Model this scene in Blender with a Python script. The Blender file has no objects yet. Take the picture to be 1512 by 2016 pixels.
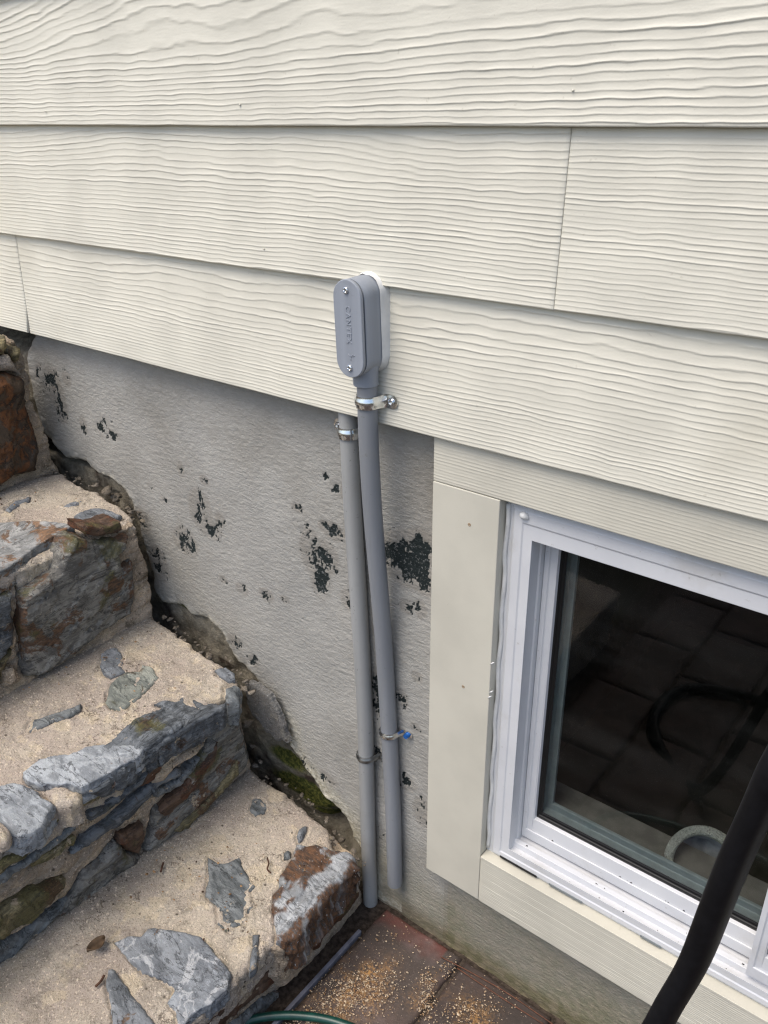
import bpy, bmesh, math, random
import numpy as np
from mathutils import Vector, Matrix
random.seed(7)
rng = np.random.default_rng(11)
S = bpy.context.scene
COL = S.collection
R = math.radians

# ------------------------------------------------------------------ camera
CAM = np.array([0.671435, -0.832284, 0.372238])
YAW, PITCH, ROLL, FPX, PW, PH = -0.669428, -0.447175, -0.0103813, 1649.577, 1512, 2016
fw = np.array([math.sin(YAW)*math.cos(PITCH), math.cos(YAW)*math.cos(PITCH), math.sin(PITCH)])
r0 = np.array([math.cos(YAW), -math.sin(YAW), 0.0]); u0 = np.cross(r0, fw)
rt = r0*math.cos(ROLL)+u0*math.sin(ROLL); up = -r0*math.sin(ROLL)+u0*math.cos(ROLL)
cd = bpy.data.cameras.new('camera'); cam = bpy.data.objects.new('camera', cd); COL.objects.link(cam)
cd.sensor_fit = 'HORIZONTAL'; cd.sensor_width = 36; cd.lens = 36*FPX/PW
cd.clip_start = 0.02; cd.clip_end = 400
M = Matrix.Identity(4)
for i in range(3):
    M[i][0], M[i][1], M[i][2], M[i][3] = rt[i], up[i], -fw[i], CAM[i]
cam.matrix_world = M
S.camera = cam
# ------------------------------------------------------------------ sky, sun, exposure
SUN = Vector((-0.15, -0.43, 0.88)).normalized()
W = bpy.data.worlds.new('World'); S.world = W; W.use_nodes = True
nt = W.node_tree; nt.nodes.clear()
sky = nt.nodes.new('ShaderNodeTexSky'); sky.sky_type = 'NISHITA'; sky.sun_disc = False
sky.sun_elevation = math.asin(SUN.z); sky.sun_rotation = math.atan2(SUN.x, SUN.y)
sky.dust_density = 3.0; sky.air_density = 1.0
bg = nt.nodes.new('ShaderNodeBackground'); bg.inputs[1].default_value = 0.12
wo = nt.nodes.new('ShaderNodeOutputWorld')
nt.links.new(sky.outputs[0], bg.inputs[0]); nt.links.new(bg.outputs[0], wo.inputs[0])
sl = bpy.data.lights.new('sun', 'SUN'); sl.energy = 1.3; sl.angle = R(36); sl.color = (1, 0.93, 0.83)
so = bpy.data.objects.new('sun', sl); COL.objects.link(so)
so.rotation_euler = (-SUN).to_track_quat('-Z', 'Y').to_euler()
S.cycles.use_adaptive_sampling = False; S.cycles.denoising_prefilter = 'NONE'; S.cycles.filter_width = 1.25
S.view_settings.view_transform = 'Standard'; S.view_settings.look = 'None'
S.view_settings.exposure = 0.97; S.view_settings.gamma = 1; S.view_settings.use_curve_mapping = False

# ------------------------------------------------------------------ measuring helpers (photo ray meets a real plane)
def ray(px, py):
    return fw+rt*(px-PW/2)/FPX-up*(py-PH/2)/FPX
def hit(px, py, axis, val):
    d = ray(px, py); return CAM+d*((val-CAM[axis])/d[axis])
def hitp(px, py, P0, n):
    d = ray(px, py); n = np.asarray(n, float)
    return CAM+d*(((np.asarray(P0, float)-CAM)@n)/(d@n))

# ------------------------------------------------------------------ noise (numpy)
def _hash(ix, iy, s):
    h = (ix.astype(np.int64)*374761393+iy.astype(np.int64)*668265263+int(s)*2147483647) & 0xffffffff
    h = ((h ^ (h >> 13))*1274126177) & 0xffffffff
    h = ((h ^ (h >> 16))*2246822519) & 0xffffffff
    return ((h ^ (h >> 15)) & 0xffffff)/float(0xffffff)
def vn(x, y, s=0):
    x = np.asarray(x, float); y = np.asarray(y, float)
    ix, iy = np.floor(x), np.floor(y); fx, fy = x-ix, y-iy
    fx = fx*fx*fx*(fx*(fx*6-15)+10); fy = fy*fy*fy*(fy*(fy*6-15)+10)
    a, b, c, d = _hash(ix, iy, s), _hash(ix+1, iy, s), _hash(ix, iy+1, s), _hash(ix+1, iy+1, s)
    return (a*(1-fx)+b*fx)*(1-fy)+(c*(1-fx)+d*fx)*fy
def fbm(x, y, s=0, o=4, g=0.5):
    t = 0; a = 1; n = 0; x = np.asarray(x, float); y = np.asarray(y, float)
    for i in range(o):
        t = t+a*(vn(x*2**i+i*17.3, y*2**i-i*9.1, s+i)*2-1); n += a; a *= g
    return t/n
def sstep(a, b, x):
    t = np.clip((x-a)/(b-a), 0, 1); return t*t*(3-2*t)

# ------------------------------------------------------------------ object helpers
BASE = {}
def meta(o, label=None, cat=None, group=None, kind=None):
    for k, v in (('label', label), ('category', cat), ('group', group), ('kind', kind)):
        if v: o[k] = v
    return o
def thing(name, loc, label=None, cat=None, group=None, kind=None, parent=None):
    o = bpy.data.objects.new(name, None); COL.objects.link(o)
    o.empty_display_size = .05
    loc = np.asarray(loc, float); BASE[o] = loc
    if parent: o.parent = parent; o.location = loc-BASE[parent]
    else: o.location = loc
    return meta(o, label, cat, group, kind)
def link(name, me, parent=None, mat=None, base=None):
    o = bpy.data.objects.new(name, me); COL.objects.link(o)
    if parent is not None: o.parent = parent
    BASE[o] = BASE[parent] if parent is not None else (np.zeros(3) if base is None else np.asarray(base, float))
    if parent is None and base is not None: o.location = base
    if mat: 
        if not me.materials: me.materials.append(mat)
    return o
def mesh(name, V, F, mat, parent=None, smooth=True, base=None, attr=None):
    """V world coordinates; stored relative to the thing's base"""
    V = np.asarray(V, float)
    b = BASE[parent] if parent is not None else (np.zeros(3) if base is None else np.asarray(base, float))
    me = bpy.data.meshes.new(name)
    if isinstance(F, np.ndarray) and F.ndim == 2:
        k = F.shape[1]; n = len(F)
        me.vertices.add(len(V)); me.vertices.foreach_set('co', (V-b).astype(np.float32).ravel())
        me.loops.add(n*k); me.loops.foreach_set('vertex_index', F.astype(np.int32).ravel())
        me.polygons.add(n); me.polygons.foreach_set('loop_start', np.arange(0, n*k, k, dtype=np.int32))
        me.update(calc_edges=True); me.validate()
    else:
        me.from_pydata([tuple(v) for v in (V-b)], [], [tuple(int(i) for i in f) for f in F]); me.update()
    if smooth: me.polygons.foreach_set('use_smooth', np.ones(len(me.polygons), dtype=bool))
    if attr is not None:
        at = me.attributes.new('wear', 'FLOAT_COLOR', 'POINT')
        at.data.foreach_set('color', attr.astype(np.float32).ravel())
    o = link(name, me, parent, mat, base)
    return o
def joined(name, parts, mat, parent=None, smooth=True, base=None):
    V, F = [], []; k = 0
    for v, f in parts:
        V.append(np.asarray(v, float)); F += [tuple(i+k for i in ff) for ff in f]; k += len(v)
    return mesh(name, np.concatenate(V), F, mat, parent, smooth, base)
def box_vf(x0, x1, y0, y1, z0, z1, bev=0.0):
    bm = bmesh.new(); bmesh.ops.create_cube(bm, size=1)
    for v in bm.verts:
        v.co = Vector((x0 if v.co.x < 0 else x1, y0 if v.co.y < 0 else y1, z0 if v.co.z < 0 else z1))
    if bev: bmesh.ops.bevel(bm, geom=bm.edges[:], offset=bev, segments=2, affect='EDGES', profile=.5)
    bm.verts.index_update()
    V = np.array([v.co[:] for v in bm.verts]); F = [[v.index for v in f.verts] for f in bm.faces]; bm.free()
    return V, F
def spline(P, n):
    P = np.asarray(P, float); Q = np.vstack([2*P[0]-P[1], P, 2*P[-1]-P[-2]]); out = []
    for i in range(1, len(Q)-2):
        for t in np.linspace(0, 1, n, endpoint=False):
            a, b, c, d = Q[i-1:i+3]
            out.append(.5*((2*b)+(c-a)*t+(2*a-5*b+4*c-d)*t*t+(3*b-a-3*c+d)*t**3))
    out.append(P[-1]); return np.array(out)
def tube_vf(P, r, n=16, sect=None, caps=True, ref=(0, 1, 0.01)):
    P = np.asarray(P, float); m = len(P); rr = np.broadcast_to(np.asarray(r, float), (m,))
    T = np.gradient(P, axis=0); T /= np.linalg.norm(T, axis=1)[:, None]
    a = np.array(ref, float); a -= T[0]*(a@T[0]); a /= np.linalg.norm(a)
    V, F = [], []
    if sect is None:
        th = np.linspace(0, 2*np.pi, n, endpoint=False); sect = np.stack([np.cos(th), np.sin(th)], 1)
    n = len(sect)
    for i in range(m):
        a = a-T[i]*(a@T[i]); a /= np.linalg.norm(a); b = np.cross(T[i], a)
        V.append(P[i]+rr[i]*(sect[:, :1]*a+sect[:, 1:]*b))
    V = np.concatenate(V)
    for i in range(m-1):
        for j in range(n):
            F.append((i*n+j, i*n+(j+1) % n, (i+1)*n+(j+1) % n, (i+1)*n+j))
    if caps: F.append(tuple(range(n-1, -1, -1))); F.append(tuple((m-1)*n+j for j in range(n)))
    return V, F
def ring_loft(rings, close=True, cap0=False, cap1=False):
    n = len(rings[0]); V = np.concatenate(rings); F = []
    for i in range(len(rings)-1):
        for j in range(n if close else n-1):
            F.append((i*n+j, i*n+(j+1) % n, (i+1)*n+(j+1) % n, (i+1)*n+j))
    if cap0: F.append(tuple(range(n-1, -1, -1)))
    if cap1: F.append(tuple((len(rings)-1)*n+j for j in range(n)))
    return V, F
def screw_vf(c, r, h, n):
    """pan head with a cross recess, axis n"""
    n = np.asarray(n, float); n /= np.linalg.norm(n); q = np.cross(n, (0.3, 0, 1)); q /= np.linalg.norm(q); w = np.cross(n, q)
    a = np.linspace(0, 2*np.pi, 24, endpoint=False); rings = []
    for rr, hh in ((1, 0), (1, .35), (.9, .72), (.68, .95), (.62, 1.0), (.3, 1.0)):
        m = np.ones(24)
        rings.append(np.asarray(c)+rr*r*(np.cos(a)[:, None]*q+np.sin(a)[:, None]*w)+n*h*hh)
    dep = np.where(np.abs(np.mod(a+np.pi/4, np.pi/2)-np.pi/4) < .36, -.5, 0.0)
    rings[-2] = rings[-2]+n*(h*dep)[:, None]*.9; rings[-1] = rings[-1]+n*(h*-.55)
    return ring_loft(rings, cap1=True)
def auto_smooth(o, deg=35):
    me = o.data
    try: me.set_sharp_from_angle(angle=R(deg))
    except Exception: pass
    return o

# sheet: an irregular outline filled by a displaced grid with a thick rim
def densify(P, step):
    out = []
    for i in range(len(P)):
        a, b = P[i], P[(i+1) % len(P)]; k = max(1, int(np.linalg.norm(b-a)/step))
        for t in range(k): out.append(a+(b-a)*t/k)
    return np.array(out)
def sdist(us, vs, P, cap=.05):
    """inside-positive distance (capped) and closest outline point for a grid"""
    nu, nv = len(us), len(vs); A, B = P, np.roll(P, -1, 0); D = B-A; L = (D**2).sum(1)+1e-18; mid = (A+B)/2; sl_ = np.sqrt(L).max()
    ins = np.zeros((nu, nv), bool); dy = np.where(np.abs(D[:, 1]) < 1e-12, 1e-12, D[:, 1])
    for j, y in enumerate(vs):
        m = (A[:, 1] > y) != (B[:, 1] > y)
        if m.any():
            xi = A[m, 0]+(y-A[m, 1])*D[m, 0]/dy[m]; ins[:, j] = (np.searchsorted(np.sort(xi), us) % 2) == 1
    dist = np.full((nu, nv), cap); G = np.stack(np.meshgrid(us, vs, indexing='ij'), -1); cp = G.copy(); bs = 14
    for i in range(0, nu, bs):
        for j in range(0, nv, bs):
            q = G[i:i+bs, j:j+bs].reshape(-1, 2); c = (q[0]+q[-1])/2; r = np.linalg.norm(q[-1]-q[0])/2
            dm = np.sqrt(((mid-c)**2).sum(1)); lim = min(dm.min()+2*r+sl_, cap+r+sl_); k = dm < lim
            if not k.any(): continue
            w = q[:, None]-A[k][None]; t = np.clip((w*D[k]).sum(2)/L[k], 0, 1); cc = A[k][None]+t[..., None]*D[k]; d2 = ((q[:, None]-cc)**2).sum(2)
            kk = d2.argmin(1); sh = G[i:i+bs, j:j+bs].shape[:2]; ar = np.arange(len(q))
            dist[i:i+bs, j:j+bs] = np.minimum(np.sqrt(d2[ar, kk]), cap).reshape(sh); cp[i:i+bs, j:j+bs] = cc[ar, kk].reshape(sh+(2,))
    return np.where(ins, dist, -dist).ravel(), cp.reshape(-1, 2)
def sheet(name, P2, res, O, U, V_, N, mat, parent, hfun=None, thick=.01, rings=1, jag=.0015, jfreq=60, seed=0,
          side=0.0, attrf=None, base=None):
    P2 = np.asarray(P2, float)
    ar = (P2[:, 0]*np.roll(P2[:, 1], -1)-np.roll(P2[:, 0], -1)*P2[:, 1]).sum()
    if ar < 0: P2 = P2[::-1]
    O, U, V_, N = [np.asarray(k, float) for k in (O, U, V_, N)]
    P = densify(P2, max(res*1.1, .002)); 
    tn = np.roll(P, -1, 0)-np.roll(P, 1, 0); tn /= np.linalg.norm(tn, axis=1)[:, None]+1e-12
    nm = np.stack([tn[:, 1], -tn[:, 0]], 1)
    P = P+nm*(fbm(P[:, 0]*jfreq+seed, P[:, 1]*jfreq+seed*3.1, seed, 4, .6)*jag*2)[:, None]
    lo, hi = P.min(0)-res*1.5, P.max(0)+res*1.5
    us = np.arange(lo[0], hi[0]+res, res); vs = np.arange(lo[1], hi[1]+res, res)
    nu, nv = len(us), len(vs); G = np.stack(np.meshgrid(us, vs, indexing='ij'), -1).reshape(-1, 2)
    d, cp = sdist(us, vs, P); ins = (d > 0).reshape(nu, nv)
    c = ins[:-1, :-1] | ins[1:, :-1] | ins[1:, 1:] | ins[:-1, 1:]
    ii, jj = np.nonzero(c); a = ii*nv+jj; F = np.stack([a, a+nv, a+nv+1, a+1], 1)
    out = d < 0; G = np.where(out[:, None], cp, G); d = np.maximum(d, 0)
    used = np.unique(F); mp = -np.ones(len(G), int); mp[used] = np.arange(len(used)); F = mp[F]; G = G[used]; d = d[used]
    h = hfun(G[:, 0], G[:, 1], d) if hfun else np.zeros(len(G))
    X = O+G[:, :1]*U+G[:, 1:]*V_+h[:, None]*N
    flip = np.dot(np.cross(U, V_), N) < 0
    # rim
    e = np.concatenate([F[:, [0, 1]], F[:, [1, 2]], F[:, [2, 3]], F[:, [3, 0]]])
    key = e[:, 0].astype(np.int64)*len(G)+e[:, 1]; rk = e[:, 1].astype(np.int64)*len(G)+e[:, 0]
    be = e[~np.isin(key, rk)]
    bv = np.unique(be); bm_ = -np.ones(len(G), int); bm_[bv] = np.arange(len(bv))
    cen = G.mean(0); allX = [X]; allF = [F]; prev = None; off = len(X)
    _, k2 = 0, None
    # outward direction for the rim from polygon normals
    dd = np.concatenate([((G[q_][:, None]-P[None])**2).sum(2).argmin(1) for q_ in np.array_split(bv, max(1, len(bv)*len(P)//1500000))]) if len(bv)*len(P) < 3e7 else np.zeros(len(bv), int)
    on = nm[dd]; on3 = on[:, :1]*U+on[:, 1:]*V_
    for r_ in range(1, rings+1):
        f = r_/rings
        nz = fbm(G[bv, 0]*75+r_*.9+seed, G[bv, 1]*75+seed, seed+9, 4, .6)*side*1.3 if side else np.zeros(len(bv))
        st = (np.round(vn(np.full(len(bv), r_*3.7+seed), G[bv].sum(1)*9, seed+5)*3)/3-.5)*side*1.8 if side else 0
        Y = X[bv]-N*(thick*f)+on3*(nz+st)[:, None]
        cur = off+np.arange(len(bv)); allX.append(Y)
        pa = be[:, 0] if prev is None else prev[bm_[be[:, 0]]]; pb = be[:, 1] if prev is None else prev[bm_[be[:, 1]]]
        allF.append(np.stack([pb, pa, cur[bm_[be[:, 0]]], cur[bm_[be[:, 1]]]], 1)); prev = cur; off += len(bv)
    XX = np.concatenate(allX); FF = np.concatenate(allF)
    if flip: FF = FF[:, ::-1].copy()
    at = None
    if attrf is not None:
        A = attrf(G[:, 0], G[:, 1], d); at = np.concatenate([A]+[A[bv]]*rings)
    return mesh(name, XX, FF, mat, parent, True, base, at)

# ------------------------------------------------------------------ materials
class NT:
    def __init__(s, name, rough=.6, spec=.4):
        m = bpy.data.materials.new(name); m.use_nodes = True; s.m = m; s.t = m.node_tree
        s.b = s.t.nodes['Principled BSDF']; s.b.inputs['Roughness'].default_value = rough
        s.b.inputs['Specular IOR Level'].default_value = spec; s.tc = s.n('TexCoord')
    def n(s, ty, **k):
        o = s.t.nodes.new('ShaderNode'+ty)
        for a, v in k.items(): setattr(o, a, v)
        return o
    def l(s, a, b): s.t.links.new(a, b)
    def co(s, scale=(1, 1, 1), rot=(0, 0, 0), loc=(0, 0, 0)):
        mp = s.n('Mapping'); s.l(s.tc.outputs['Object'], mp.inputs[0])
        mp.inputs['Scale'].default_value = scale; mp.inputs['Rotation'].default_value = rot; mp.inputs['Location'].default_value = loc
        return mp.outputs[0]
    def noise(s, scale, detail=4, rough=.55, co=None, dist=0):
        o = s.n('TexNoise'); o.inputs['Scale'].default_value = scale; o.inputs['Detail'].default_value = detail
        o.inputs['Roughness'].default_value = rough; o.inputs['Distortion'].default_value = dist
        s.l(co if co else s.tc.outputs['Object'], o.inputs['Vector']); return o.outputs[0]
    def ramp(s, x, lo, hi):
        o = s.n('MapRange'); o.interpolation_type = 'SMOOTHSTEP'; s.l(x, o.inputs[0])
        o.inputs[1].default_value = lo; o.inputs[2].default_value = hi; return o.outputs[0]
    def mix(s, f, a, b):
        o = s.n('Mix', data_type='RGBA')
        if isinstance(f, (int, float)): o.inputs[0].default_value = f
        else: s.l(f, o.inputs[0])
        for v, i in ((a, 6), (b, 7)):
            if isinstance(v, tuple): o.inputs[i].default_value = (*v, 1)
            else: s.l(v, o.inputs[i])
        return o.outputs[2]
    def math(s, op, a, b):
        o = s.n('Math', operation=op)
        for v, i in ((a, 0), (b, 1)):
            if isinstance(v, (int, float)): o.inputs[i].default_value = v
            else: s.l(v, o.inputs[i])
        return o.outputs[0]
    def val(s, col, lo, hi):
        o = s.n('HueSaturation'); oi = s.n('ObjectInfo'); mr = s.n('MapRange'); s.l(oi.outputs['Random'], mr.inputs[0])
        mr.inputs[3].default_value = lo; mr.inputs[4].default_value = hi
        s.l(mr.outputs[0], o.inputs['Value']); s.l(col, o.inputs['Color']); return o.outputs[0]
    def bump(s, hs):
        prev = None
        for h, st, di in hs:
            o = s.n('Bump'); o.inputs['Strength'].default_value = st; o.inputs['Distance'].default_value = di
            s.l(h, o.inputs['Height'])
            if prev: s.l(prev, o.inputs['Normal'])
            prev = o.outputs[0]
        s.l(prev, s.b.inputs['Normal'])
    def col(s, c):
        if isinstance(c, tuple): s.b.inputs['Base Color'].default_value = (*c, 1)
        else: s.l(c, s.b.inputs['Base Color'])
        return s
    def wear(s):
        a = s.n('Attribute'); a.attribute_name = 'wear'; sp = s.n('SeparateColor'); s.l(a.outputs['Color'], sp.inputs[0])
        return sp.outputs[0], sp.outputs[1], sp.outputs[2], a.outputs['Alpha']

def m_paint(name, c, dirt=(.30, .27, .2), rough=.5, bumpd=.00025):
    k = NT(name, rough, .35)
    n = k.noise(9, 5); f = k.noise(420, 3)
    c2 = tuple(x*.90 for x in c)
    col = k.mix(k.ramp(n, .35, .7), c, c2)
    sp = k.ramp(k.noise(130, 2), .70, .78); col = k.mix(k.math('MULTIPLY', sp, .25), col, dirt)
    big = k.ramp(k.noise(3.3, 5, .6), .56, .8); col = k.mix(k.math('MULTIPLY', big, .22), col, (.42, .38, .27))
    k.col(col); k.bump([(f, .6, bumpd)]); return k.m
SIDING = m_paint('cream siding paint', (.655, .63, .535))
TRIM = m_paint('beige trim paint', (.56, .535, .45), rough=.45)
SILLPAINT = TRIM
def m_plain(name, c, rough=.5, spec=.4, metal=0, nscale=60, vary=.12, bumpd=0, streak=None):
    k = NT(name, rough, spec); k.b.inputs['Metallic'].default_value = metal
    co = k.co(streak) if streak else None
    n = k.noise(nscale, 4, co=co)
    col = k.mix(k.ramp(n, .3, .7), tuple(x*(1-vary) for x in c), tuple(min(1, x*(1+vary)) for x in c)); k.col(col)
    if bumpd: k.bump([(k.noise(nscale*3, 3, co=co), .5, bumpd)])
    return k.m
def m_vinyl():
    k = NT('white vinyl', .34, .5)
    n = k.noise(14, 5); col = k.mix(k.ramp(n, .3, .7), (.545, .553, .57), (.59, .598, .61))
    col = k.mix(k.math('MULTIPLY', k.ramp(k.noise(9, 7, .7, k.co(loc=(2, 4, 1))), .54, .72), .30), col, (.36, .33, .27))
    col = k.mix(k.math('MULTIPLY', k.ramp(k.noise(120, 3, .7), .66, .74), .35), col, (.25, .22, .18))
    k.col(col); return k.m
VINYL = m_vinyl()
CAULK = m_plain('white caulk', (.64, .64, .62), .5, .4, nscale=40, vary=.08, bumpd=.0006)
def m_pvc(name, c, scuff):
    k = NT(name, .42, .42)
    st = k.noise(50, 4, co=k.co((1, 1, .06))); bl = k.noise(16, 5, .65)
    col = k.mix(k.ramp(st, .3, .75), tuple(x*.92 for x in c), tuple(x*1.1 for x in c))
    col = k.mix(k.math('MULTIPLY', k.ramp(bl, .5, .75), scuff), col, (.25, .25, .23))
    col = k.mix(k.math('MULTIPLY', k.ramp(k.noise(120, 3), .66, .75), scuff), col, (.12, .12, .11))
    k.col(col); k.bump([(k.noise(300, 2), .25, .0002)]); return k.m
PVC = m_pvc('grey conduit plastic', (.22, .232, .248), .4)
PVCOLD = m_pvc('weathered conduit plastic', (.30, .305, .30), .7)
BODYPVC = m_pvc('moulded grey plastic', (.265, .288, .325), .15)
ZINC = m_plain('bright zinc', (.72, .73, .73), .22, .5, 1, 90, .12, .0003)
ZINCOLD = m_plain('dull zinc', (.36, .37, .37), .38, .5, 1, 70, .3, .0004)
BLUEZ = m_plain('blue screw coating', (.01, .10, .36), .35, .5, .3, 200, .3)
RUBBER = m_plain('black rubber', (.0045, .0045, .0055), .5, .18, 0, 80, .3, .0002)
GASKET = m_plain('black gasket', (.006, .006, .006), .5, .3)
SPACER = m_plain('grey glass spacer', (.15, .168, .175), .4, .5)
HOSE = m_plain('dark green hose', (.006, .045, .035), .35, .5, 0, 90, .25)

def m_stucco():
    k = NT('grey stucco', .85, .2)
    pe, di, gr, wh = k.wear()
    n = k.noise(7, 6, .6); f = k.noise(190, 4, .6); br = k.noise(115, 6, .65, k.co((.5, 1, 1.5), (0, .5, 0)))
    col = k.mix(k.ramp(n, .3, .72), (.38, .37, .34), (.305, .30, .278))
    col = k.mix(k.math('MULTIPLY', k.ramp(k.noise(2.6, 7, .65, k.co(loc=(4, 0, 2))), .42, .66), .6), col, (.245, .23, .195))
    col = k.mix(k.math('MULTIPLY', k.ramp(k.noise(5, 6, .65, k.co((1, 1, .35), loc=(1, 0, 6))), .55, .75), .4), col, (.40, .385, .36))
    col = k.mix(k.math('MULTIPLY', k.ramp(br, .45, .7), .35), col, (.42, .40, .36))
    col = k.mix(k.math('MULTIPLY', k.ramp(f, .62, .72), .25), col, (.15, .14, .12))
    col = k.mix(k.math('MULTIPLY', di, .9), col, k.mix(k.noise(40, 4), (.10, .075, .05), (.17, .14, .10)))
    gn = k.mix(k.ramp(k.noise(55, 4), .4, .62), (.13, .13, .055), (.23, .20, .12))
    col = k.mix(k.math('MULTIPLY', gr, .85), col, gn)
    col = k.mix(wh, col, k.mix(k.ramp(k.noise(140, 3), .4, .6), (.60, .57, .47), (.40, .37, .28)))
    spk = k.ramp(k.noise(260, 3, .7), .56, .66)
    dk = k.mix(spk, (.016, .022, .022), (.16, .165, .16))
    col = k.mix(k.ramp(pe, .25, .75), col, dk)
    k.col(col); k.bump([(br, .75, .0035), (f, .8, .0018), (k.noise(600, 2), .35, .0006)]); return k.m
STUCCO = m_stucco()
def m_base():
    k = NT('damp mossy base wall', .9, .2)
    mo, dk, _, _ = k.wear()
    n = k.noise(30, 6, .65)
    col = k.mix(k.ramp(n, .35, .65), (.13, .115, .085), (.25, .225, .175))
    col = k.mix(k.ramp(k.noise(18, 4), .5, .7), col, (.055, .04, .03))
    mc = k.mix(k.ramp(k.noise(160, 4), .4, .6), (.035, .045, .010), (.105, .105, .025))
    col = k.mix(k.ramp(k.math('MULTIPLY', mo, k.math('ADD', n, .5)), .35, .6), col, mc)
    k.col(col); k.bump([(n, .8, .008), (k.noise(250, 4), .7, .003)]); return k.m
MOSSBASE = m_base()
def m_mortar(name, a, b, dark, damp=.4, gritc=(.16, .13, .10)):
    k = NT(name, .92, .15); M_ = lambda x, y: k.math('MULTIPLY', x, y)
    n = k.noise(8, 8, .65); g = k.noise(330, 3, .75); f = k.noise(70, 7, .7)
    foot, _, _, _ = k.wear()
    col = k.mix(k.ramp(n, .40, .60), a, b)
    col = k.mix(M_(k.ramp(k.noise(5, 7, .65, k.co(loc=(2, 6, 1))), .44, .58), .6), col, tuple(x*.72+.02 for x in b))
    col = k.mix(M_(k.ramp(k.noise(19, 7, .65), .53, .60), .6), col, tuple(min(1, x*y_) for x, y_ in zip(a, (1.14, 1.10, .98))))
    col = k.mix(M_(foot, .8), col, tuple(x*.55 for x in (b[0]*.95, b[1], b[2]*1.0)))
    col = k.mix(M_(k.ramp(k.noise(13, 8, .72, k.co(loc=(3, 1, 2))), .55, .66), damp), col, dark)
    col = k.mix(M_(k.ramp(g, .55, .64), .55), col, gritc)
    col = k.mix(M_(k.ramp(k.noise(250, 2, .5, k.co(loc=(9, 4, 1))), .60, .68), .6), col, tuple(min(1, x*1.5) for x in a))
    v = k.n('TexVoronoi'); v.inputs['Scale'].default_value = 60; k.l(k.co(), v.inputs['Vector'])
    pit = k.ramp(v.outputs['Distance'], .20, .06); pm = k.ramp(k.noise(30, 2), .54, .60); pp = M_(pit, pm)
    col = k.mix(M_(pp, .85), col, (.07, .055, .04))
    ck = M_(k.ramp(k.math('ABSOLUTE', k.math('SUBTRACT', k.noise(9, 7, .6, k.co(loc=(1, 5, 2)), .3), .5), 0.0), .007, .001), k.ramp(k.noise(7, 2, .5, k.co(loc=(6, 1, 4))), .48, .56))
    col = k.mix(M_(ck, .75), col, (.08, .06, .045))
    k.col(col); k.bump([(k.noise(26, 7, .65), .5, .012), (f, 1.0, .010), (g, .9, .0034), (pp, -.8, .004), (ck, -.8, .004)]); return k.m
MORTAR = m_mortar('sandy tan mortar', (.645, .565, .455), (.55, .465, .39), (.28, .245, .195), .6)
MORTARR = m_mortar('weathered riser mortar', (.60, .49, .375), (.46, .37, .275), (.13, .105, .07), .75)
CORE = m_plain('dark rubble fill', (.04, .033, .026), .95, .1, 0, 60, .4, .004)
def m_slate(name, c1, c2, rust=0.0, rustc=(.17, .06, .022), olive=0.0, pale=.3, st=(26, 5, 26), rot=(0, 0, 0), mort=0.0, bands=False, vein=0.0):
    k = NT(name, .58, .4)
    co = k.co(tuple(x/10 for x in st), rot); M_ = lambda a, b: k.math('MULTIPLY', a, b)
    n = k.noise(24, 9, .7, co, .5); n2 = k.noise(70, 7, .7, co, .3); b = k.noise(17, 8, .68, dist=.5); g = k.noise(300, 3, .7)
    p = k.noise(15, 8, .68, k.co(loc=(7, 3, 5)), .8); d = k.noise(30, 8, .7, k.co(loc=(5, 2, 7)))
    col = k.mix(k.ramp(n, .40, .60), tuple(x*.72 for x in c1), c2)
    col = k.mix(M_(k.ramp(p, .52, .58), .55), col, tuple(min(1, x*1.35+.02) for x in c2))
    if pale: col = k.mix(M_(k.ramp(n2, .57, .68), pale), col, tuple(min(1, x*1.9+.03) for x in c2))
    col = k.mix(M_(k.ramp(d, .55, .62), .6), col, tuple(x*.45 for x in c1))
    if rust:
        r = k.ramp(b, .63-rust*.28, .68-rust*.28)
        col = k.mix(M_(r, .9), col, k.mix(k.ramp(n2, .4, .6), rustc, tuple(x*.35 for x in rustc)))
    if bands:
        wr, _, _, _ = k.wear(); col = k.mix(wr, col, k.mix(k.ramp(n2, .4, .6), (.125, .062, .03), (.05, .03, .02)))
    if olive:
        r = k.ramp(k.noise(11, 7, .65, k.co(loc=(1, 8, 3))), .64-olive*.3, .72-olive*.3); col = k.mix(M_(r, .75), col, k.mix(k.ramp(g, .4, .6), (.105, .095, .03), (.06, .06, .02)))
    if mort:
        r = k.ramp(k.noise(22, 8, .65, k.co(loc=(4, 4, 9))), .66-mort*.2, .685-mort*.2); col = k.mix(M_(r, .9), col, (.42, .34, .24))
    if vein:
        v1 = k.ramp(k.math('ABSOLUTE', k.math('SUBTRACT', k.noise(11, 6, .6, k.co(loc=(3, 3, 3)), .6), .5), 0.0), .03, .0); col = k.mix(M_(v1, vein), col, (.55, .56, .57))
    ck = k.ramp(k.math('ABSOLUTE', k.math('SUBTRACT', k.noise(15, 6, .6, co, .4), .5), 0.0), .016, .003); col = k.mix(M_(ck, .85), col, tuple(x*.25 for x in c1))
    col = k.mix(M_(k.ramp(g, .60, .68), .3), col, (.05, .05, .05))
    col = k.mix(M_(k.ramp(k.noise(260, 2, .6, k.co(loc=(8, 8, 1))), .68, .73), .5), col, tuple(min(1, x*2) for x in c2))
    col = k.val(col, .85, 1.15)
    k.col(col); k.bump([(n, .6, .004), (n2, .6, .003), (k.noise(60, 9, .8), .7, .004), (ck, -.6, .003), (g, .5, .0012)])
    return k.m
SL_PALE = m_slate('pale blue slate', (0.258, 0.280, 0.302), (0.318, 0.340, 0.358), .04, (.25, .12, .05), 0, .35, (8, 22, 20), (0, 0, .4), vein=.25)
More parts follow.
